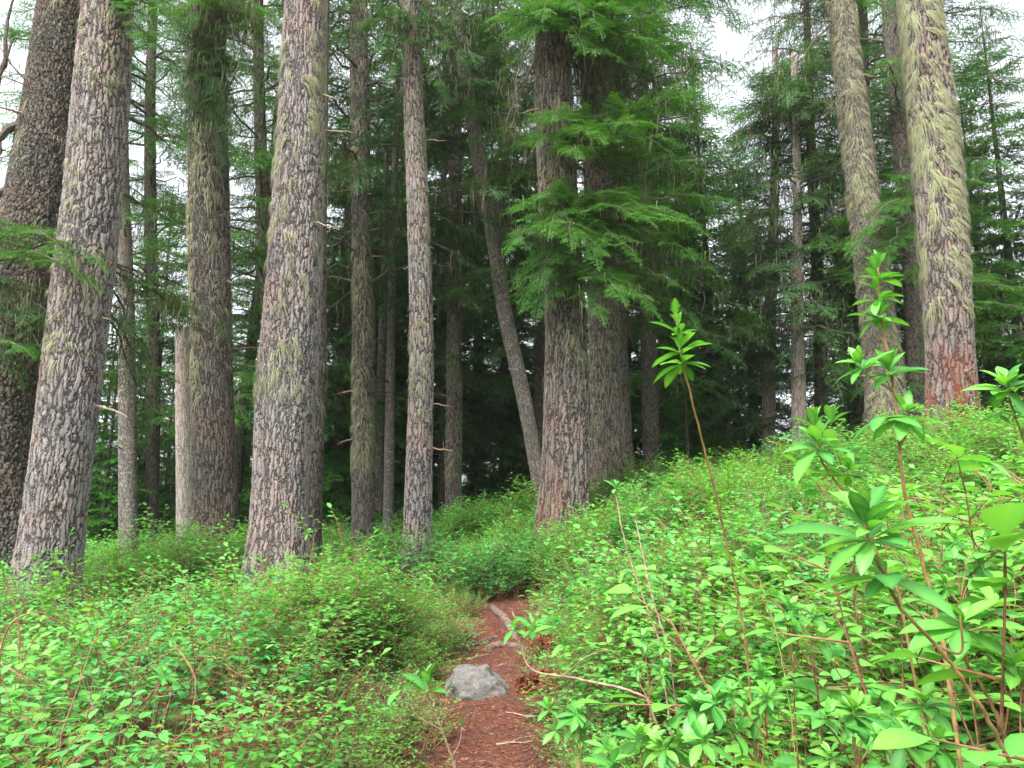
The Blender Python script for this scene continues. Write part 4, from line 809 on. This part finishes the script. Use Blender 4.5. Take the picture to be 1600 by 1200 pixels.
for i, (u, v, Y, ll, lab) in enumerate([(1095, 1110, 1.75, .07, 'leaf rosette low in the foreground, first one right of the twin tufts'), (900, 1120, 2.3, .07, 'twin-tufted pale shrub leaning over the right edge of the trail at the bottom'),
    (1230, 960, 1.9, .06, 'shrub with upright oval leaves in the middle of the right foreground'), (1005, 1000, 2.6, .06, 'small rosette shrub beside the bare pale branch'), (1330, 1120, 1.3, .06, 'shrub with a wide leaf fan at the bottom, left of the long slanting stem'),
    (1445, 1110, 1.25, .065, 'shrub with a wide leaf fan at the bottom, under the long slanting stem'), (1490, 850, 2.1, .06, 'shrub rosette above the broad-leaved one near the right edge'), (1190, 1060, 1.7, .055, 'low shrub rosette above the gap between two bottom foreground rosettes'), (1000, 1160, 1.9, .07, 'bright shrub cut by the bottom edge, just right of the twin-tufted one')]):
    rr = np.random.default_rng(200 + i); ws = [((u, v, Y), (rr.normal(0, .2), -.35, 1), 7, ll * .85, 2, 1.0, .01)]
    for q in range(5): ws.append(((u + rr.uniform(-60, 60), v + rr.uniform(-10, 70), Y + rr.uniform(-.1, .15)), (rr.normal(0, .35), -.35, 1), int(rr.integers(5, 8)), ll * rr.uniform(.55, .9), 2, 1.0, .01))
    tall_shrub('leafy_shrub', lab, 'shrub', [(u + rr.uniform(0, 25), v + 130, Y + .03), (u + 8, v + 60, Y), (u, v, Y)], ws, (.005, .003), 20 + i, extra=[([(u + 10, v + 95, Y + .02), ((u + a[0][0]) / 2, a[0][1] + 25, (Y + a[0][2]) / 2), a[0]], .0025) for a in ws[1:]])
tall_shrub('sapling', 'small sapling with upright pale leaves on a bare stem, in front of the boulder', 'sapling',
    [(716, 1215, 3.4), (700, 1165, 3.38), (682, 1120, 3.36), (668, 1085, 3.35), (668, 1060, 3.35)], [((668, 1085, 3.35), (0, -.1, 1), 6, .14, 2, .75, .03), ((628, 1080, 3.35), (-.3, 0, 1), 3, .08, 1, .8, 0), ((722, 1135, 3.4), (0, 0, 1), 2, .04, 1, .3, 0)], (.013, .006), 40, [M_dead],
    extra=(([(690, 1140, 3.37), (655, 1120, 3.36), (628, 1080, 3.35)], .004), ([(708, 1180, 3.39), (718, 1160, 3.4), (722, 1135, 3.4)], .004)))
tall_shrub('bare_branched_shrub', 'shrub on a bare pale branch that reaches out over the right side of the trail', 'shrub',
    [(1010, 1090, 3.6), (980, 1078, 3.6), (900, 1060, 3.7), (822, 1035, 3.8), (815, 1010, 3.8), (808, 975, 3.8), (800, 955, 3.8)], [((806, 985, 3.8), (-.4, -.2, 1), 5, .085, 2, 1., .02), ((832, 985, 3.75), (.2, -.3, .8), 5, .08, 2, 1.05, .02), ((865, 980, 3.7), (.3, -.2, 1), 6, .075, 2, .95, .02), ((880, 1010, 3.7), (.3, -.3, 1), 5, .06, 2, .95, .01)], (.014, .006), 41, [M_dead],
    extra=(([(850, 1043, 3.76), (858, 1010, 3.72), (865, 980, 3.7)], .004), ([(822, 1035, 3.8), (835, 1010, 3.77), (832, 985, 3.75)], .004), ([(880, 1055, 3.7), (930, 1020, 3.6), (950, 1015, 3.6)], .004)))
for i, (pts, lab) in enumerate([([(1045, 1015, 2.7), (1020, 935, 2.72), (1003, 860, 2.75), (992, 805, 2.78)], 'pair-mate dead twig, the right and nearer of two bare pale twigs on the slope'), ([(1030, 1000, 2.9), (1000, 920, 2.9), (975, 840, 2.92), (961, 765, 2.95)], 'left and taller of two bare pale twigs sticking up from the slope'),
    ([(1235, 1110, 1.9), (1215, 1000, 1.9), (1195, 930, 1.9), (1182, 895, 1.9)], 'thin yellow-green shoot with tiny leaves in the right foreground')]):
    tp = pts[-1]; tall_shrub('thin_shoot', lab, 'twig', pts, [((tp[0], tp[1], tp[2]), (0, -.2, 1), 4, .045, 2, .7, .01)] + ([((pts[1][0], pts[1][1], pts[1][2]), (.5, -.3, 1), 3, .03, 1, .9, 0), ((pts[2][0], pts[2][1], pts[2][2]), (-.5, -.3, 1), 3, .03, 1, .9, 0)] if i == 2 else []), (.006, .0035) if i < 2 else (.003, .0015), 60 + i, [M_dead] if i < 2 else [M_shoot])
for i, (pts, lab) in enumerate([([(0, 1070, 3.0), (2, 1010, 3.0), (25, 968, 3.0), (60, 957, 3.02), (85, 968, 3.05), (115, 990, 3.1)], 'brown woody stem arching over at the left edge'), ([(-5, 1035, 3.3), (40, 1060, 3.3), (75, 1080, 3.35)], 'brown stem lying low at the left edge under the arching one'),
    ([(30, 985, 4), (18, 930, 4), (5, 895, 4)], 'upright reddish stem in the left thicket, above the arching one'), ([(300, 1120, 3.6), (305, 1060, 3.62), (290, 1030, 3.65), (265, 1000, 3.7)], 'dark kinked stem among the leaves in the lower left middle'), ([(385, 950, 5.5), (400, 905, 5.5), (425, 870, 5.5), (480, 835, 5.5)], 'thin reddish stem crossing the foot of the broad pinkish-grey trunk'),
    ([(190, 1190, 2.9), (205, 1120, 2.9), (235, 1085, 2.9), (255, 1060, 2.9)], 'slender brown stem rising from the bottom edge at lower left')]):
    tp = pts[-1]; tall_shrub('woody_stem', lab, 'stem', pts, [(tp, (.3, -.2, 1), 5, .05, 2, .9, .01)], (.009, .004) if i < 4 else (.006, .003), 80 + i, [M_stem])

# ------------------------------------------------------------------ boulder, roots, rotten stump, litter
m, t, n, l = newmat('weathered_stone'); ge = N(t, 'NewGeometry'); pos = ge.outputs['Position']
n1 = noise(t, pos, 9, 5, .65); n2 = noise(t, pos, 60, 5, .7); n3 = noise(t, pos, 22, 4)
c = mix(t, ramp(t, n2, .3, .7), (.06, .06, .056), (.125, .122, .115)); c = mix(t, ramp(t, n1, .5, .62, 0, .7), c, (.17, .145, .125)); c = mix(t, ramp(t, n3, .55, .66, 0, .7), c, (.07, .065, .05))
at = N(t, 'Attribute', attribute_name='tone'); c = mix(t, at.outputs['Fac'], c, (.05, .05, .03))
b = N(t, 'BsdfPrincipled', i_Roughness=.9); l.new(c, b.inputs['Base Color']); bp = N(t, 'Bump', i_Strength=.8, i_Distance=.01); l.new(n2, bp.inputs['Height']); l.new(bp.outputs[0], b.inputs['Normal'])
o = N(t, 'OutputMaterial'); l.new(b.outputs[0], o.inputs[0]); M_stone = m
bc = P(742, 1098, 7.1); bx, by = bc[0], bc[1]; bz = float(hgt(bx, by))
a = np.linspace(0, 2 * pi, 121)[:-1]; q = np.linspace(0, 1, 50)
A, Q = np.meshgrid(a, q); el = Q * pi * .56
d = np.stack([np.cos(A) * np.sin(el), np.sin(A) * np.sin(el), np.cos(el)], -1)
rad = 1 + .16 * vnoise(d * 1.6 + 3, 4) + .09 * vnoise(d * 3.5, 9) + .04 * fbm(d * 8, 6) - .02 * np.clip(np.abs(vnoise(d * 2.2 + 9, 12)) * -6 + .8, 0, 1)
cf = d[..., 0] + .5 + .07 * np.sin(d[..., 2] * 6) + .3 * d[..., 2] ** 2; crk = np.exp(-(cf / .035) ** 2); rad -= .06 * crk
rad -= .1 * np.clip(-cf * 12, 0, 1)
V = d * rad[..., None] * [.32, .25, .29] + [bx, by, bz - .04]; F = [(0, 0, 0, 0)]
i = np.arange(49)[:, None] * 120; k = np.arange(120)[None]; k2 = (k + 1) % 120
g = G(); g.add(V.reshape(-1, 3), np.stack([i + k, i + 120 + k, i + 120 + k2, i + k2], -1).reshape(-1, 4), np.clip(crk * .9, 0, 1).ravel())
solo(g, 'boulder', [M_stone], 'pale grey cracked boulder half sunk in the reddish trail', 'boulder', (bx, by, bz))
M_root = plain_mat('worn_root_wood', (.07, .04, .03), (.16, .11, .09), .85, 35, .8)
for i, (pp, rd, lab) in enumerate([([(768, 948, .0), (776, 962, .05), (788, 972, .05), (800, 990, .03), (812, 1010, -.02)], .05, 'thick curved root at the far end of the trail'), ([(752, 1022, -.03), (775, 1014, .03), (803, 1012, .01), (822, 1020, .0), (845, 1030, -.02)], .05, 'pale root lying straight across the trail behind the boulder'),
    ([(738, 1012, 0.02), (770, 1000, .02), (800, 992, -.03)], .026, 'thin root across the trail between the curved and the straight one'), ([(762, 1046, -.01), (790, 1040, .015), (812, 1030, -.02)], .02, 'thin dark root just behind the boulder')]):
    Z = []
    for u, v, up in pp:
        Yd = 9.
        for _ in range(30): z = P(u, v, Yd)[2] - float(hgt(P(u, v, Yd)[0], Yd)); Yd += np.clip(z * 3, -.6, .6)
        c = P(u, v, Yd); Z.append([c[0], c[1], float(hgt(c[0], c[1])) + up])
    Z = smoothpath(np.array(Z), 40); Z += .006 * vnoise(Z * 14, 3)[:, None]; g = G(); tube(g, Z, rd * (1 + .15 * vnoise(Z * 9, 5)) * np.sin(np.linspace(.5, pi - .4, 40)) ** .5, 12)
    solo(g, 'tree_root', [M_root], lab, 'root', tuple(Z[20]))
M_rot = plain_mat('crumbling_red_wood', (.05, .014, .008), (.18, .05, .022), .95, 28, 1.)
def rotten(u, v, Yd, w_, h_, seed):
    c = P(u, v, Yd); x, y = c[0], c[1]; z = float(hgt(x, y)); r = np.random.default_rng(seed); g = G()
    for k in range(240):
        a = r.uniform(0, 2 * pi); rr_ = w_ * r.uniform(.1, 1) ; L = r.uniform(.02, .075); q = np.array([x + rr_ * math.cos(a), y + rr_ * math.sin(a) * .6, z + h_ * (1 - (rr_ / w_) ** 2) * r.uniform(.0, 1)])
        dz = norm(np.array([r.normal(0, .5), r.normal(0, .4), r.normal(.3, .4)])); Rm = rotm(math.atan2(dz[1], dz[0]), math.asin(dz[2]), r.uniform(0, 3))
        bx_ = np.array([[i, j, k_] for i in (-1, 1) for j in (-1, 1) for k_ in (-1, 1)], float) * [L, L * r.uniform(.2, .45), L * r.uniform(.12, .3)] * (1 + r.normal(0, .18, (8, 3)))
        g.add(bx_ @ Rm.T + q, [(0, 1, 3, 2), (4, 6, 7, 5), (0, 4, 5, 1), (2, 3, 7, 6), (0, 2, 6, 4), (1, 5, 7, 3)], r.random())
    return g, (x, y, z)
g, lc = rotten(868, 1030, 8.2, .3, .2, 1); solo(g, 'rotten_stump', [M_rot], 'crumbling red rotten wood on the right bank of the trail, behind the bare pale branch', 'rotten wood', lc, smooth=False)
g, lc = rotten(852, 1090, 7.0, .24, .13, 2); solo(g, 'rotten_stump', [M_rot], 'crumbling red rotten wood beside the boulder, right edge of the trail', 'rotten wood', lc, smooth=False)
# fallen needles, cone scales and twiglets on the trail
M_lit = plain_mat('fallen_needles', (.07, .024, .014), (.27, .125, .07), .9, 10, 0, .2, True)
r = np.random.default_rng(77); n_ = 15000; Y = 2 + 10 * r.random(n_) ** 1.2; X = np.interp(Y, PATHC[:, 1], PATHC[:, 0]) + r.normal(0, .35, n_)
p = np.stack([X, Y, hgt(X, Y) + .026], 1); a = r.uniform(0, 2 * pi, n_); ln = r.uniform(.008, .03, n_)[:, None]; d = np.stack([np.cos(a), np.sin(a), r.normal(0, .15, n_)], 1); s = np.stack([-np.sin(a), np.cos(a), r.normal(0, .3, n_)], 1) * r.uniform(.0012, .004, n_)[:, None]
V = np.stack([p - d * ln - s, p - d * ln + s, p + d * ln + s, p + d * ln - s], 1).reshape(-1, 3); g = G(); g.add(V, np.arange(n_ * 4).reshape(-1, 4), np.repeat(r.random(n_) ** 1.5, 4))
solo(g, 'fallen_needles', [M_lit], 'brown and orange needle litter strewn over the trail', 'litter', (0, 6, .1), kind='stuff')

# ------------------------------------------------------------------ haze: damp air between the far trees
m, t, n, l = newmat('damp_air'); pv = N(t, 'VolumePrincipled'); pv.inputs['Density'].default_value = .0004; pv.inputs['Color'].default_value = (.86, .93, .9, 1)
o = N(t, 'OutputMaterial'); l.new(pv.outputs[0], o.inputs['Volume'])
V = np.array([[i, j, k] for i in (-720, 720) for j in (-720, 720) for k in (-40, 48)], float)
g = G(); g.add(V, [(0, 1, 3, 2), (4, 6, 7, 5), (0, 4, 5, 1), (2, 3, 7, 6), (0, 2, 6, 4), (1, 5, 7, 3)]); solo(g, 'haze', [m], None, None, (0, 0, 0), kind='stuff', smooth=False)
scn.cycles.volume_bounces = 0

r = np.random.default_rng(91)
for i, (u, v, Y, a, L, lab) in enumerate([(330, 1150, 4.6, .3, .9, 'fallen stick on the mossy ground at the bottom left'), (800, 1150, 5.9, .1, .22, 'short fallen stick lying on the trail in front of the boulder'), (742, 1030, 8.4, .9, .3, 'fallen stick on the trail just behind the boulder'), (690, 985, 9.2, 2.2, .5, 'fallen stick at the left edge of the trail near its far end'), (820, 1125, 6.4, 2.6, .35, 'fallen stick against the right edge of the trail, beside the boulder')]):
    c = P(u, v, Y); T = np.linspace(-.5, .5, 14); x = c[0] + T * L * math.cos(a) + r.normal(0, .006, 14).cumsum(); y = Y + T * L * math.sin(a); z = hgt(x, y) + .03
    g = G(); tube(g, np.stack([x, y, z], 1), np.linspace(.009, .004, 14), 7); q = np.array([x[5], y[5], z[5]]); tube(g, np.array([q, q + [.05, .03, .02], q + [.12, .05, .03]]), np.array([.004, .003, .0015]), 5)
    solo(g, 'fallen_stick', [M_dead], lab, 'stick', (float(c[0]), Y, float(z[7])))
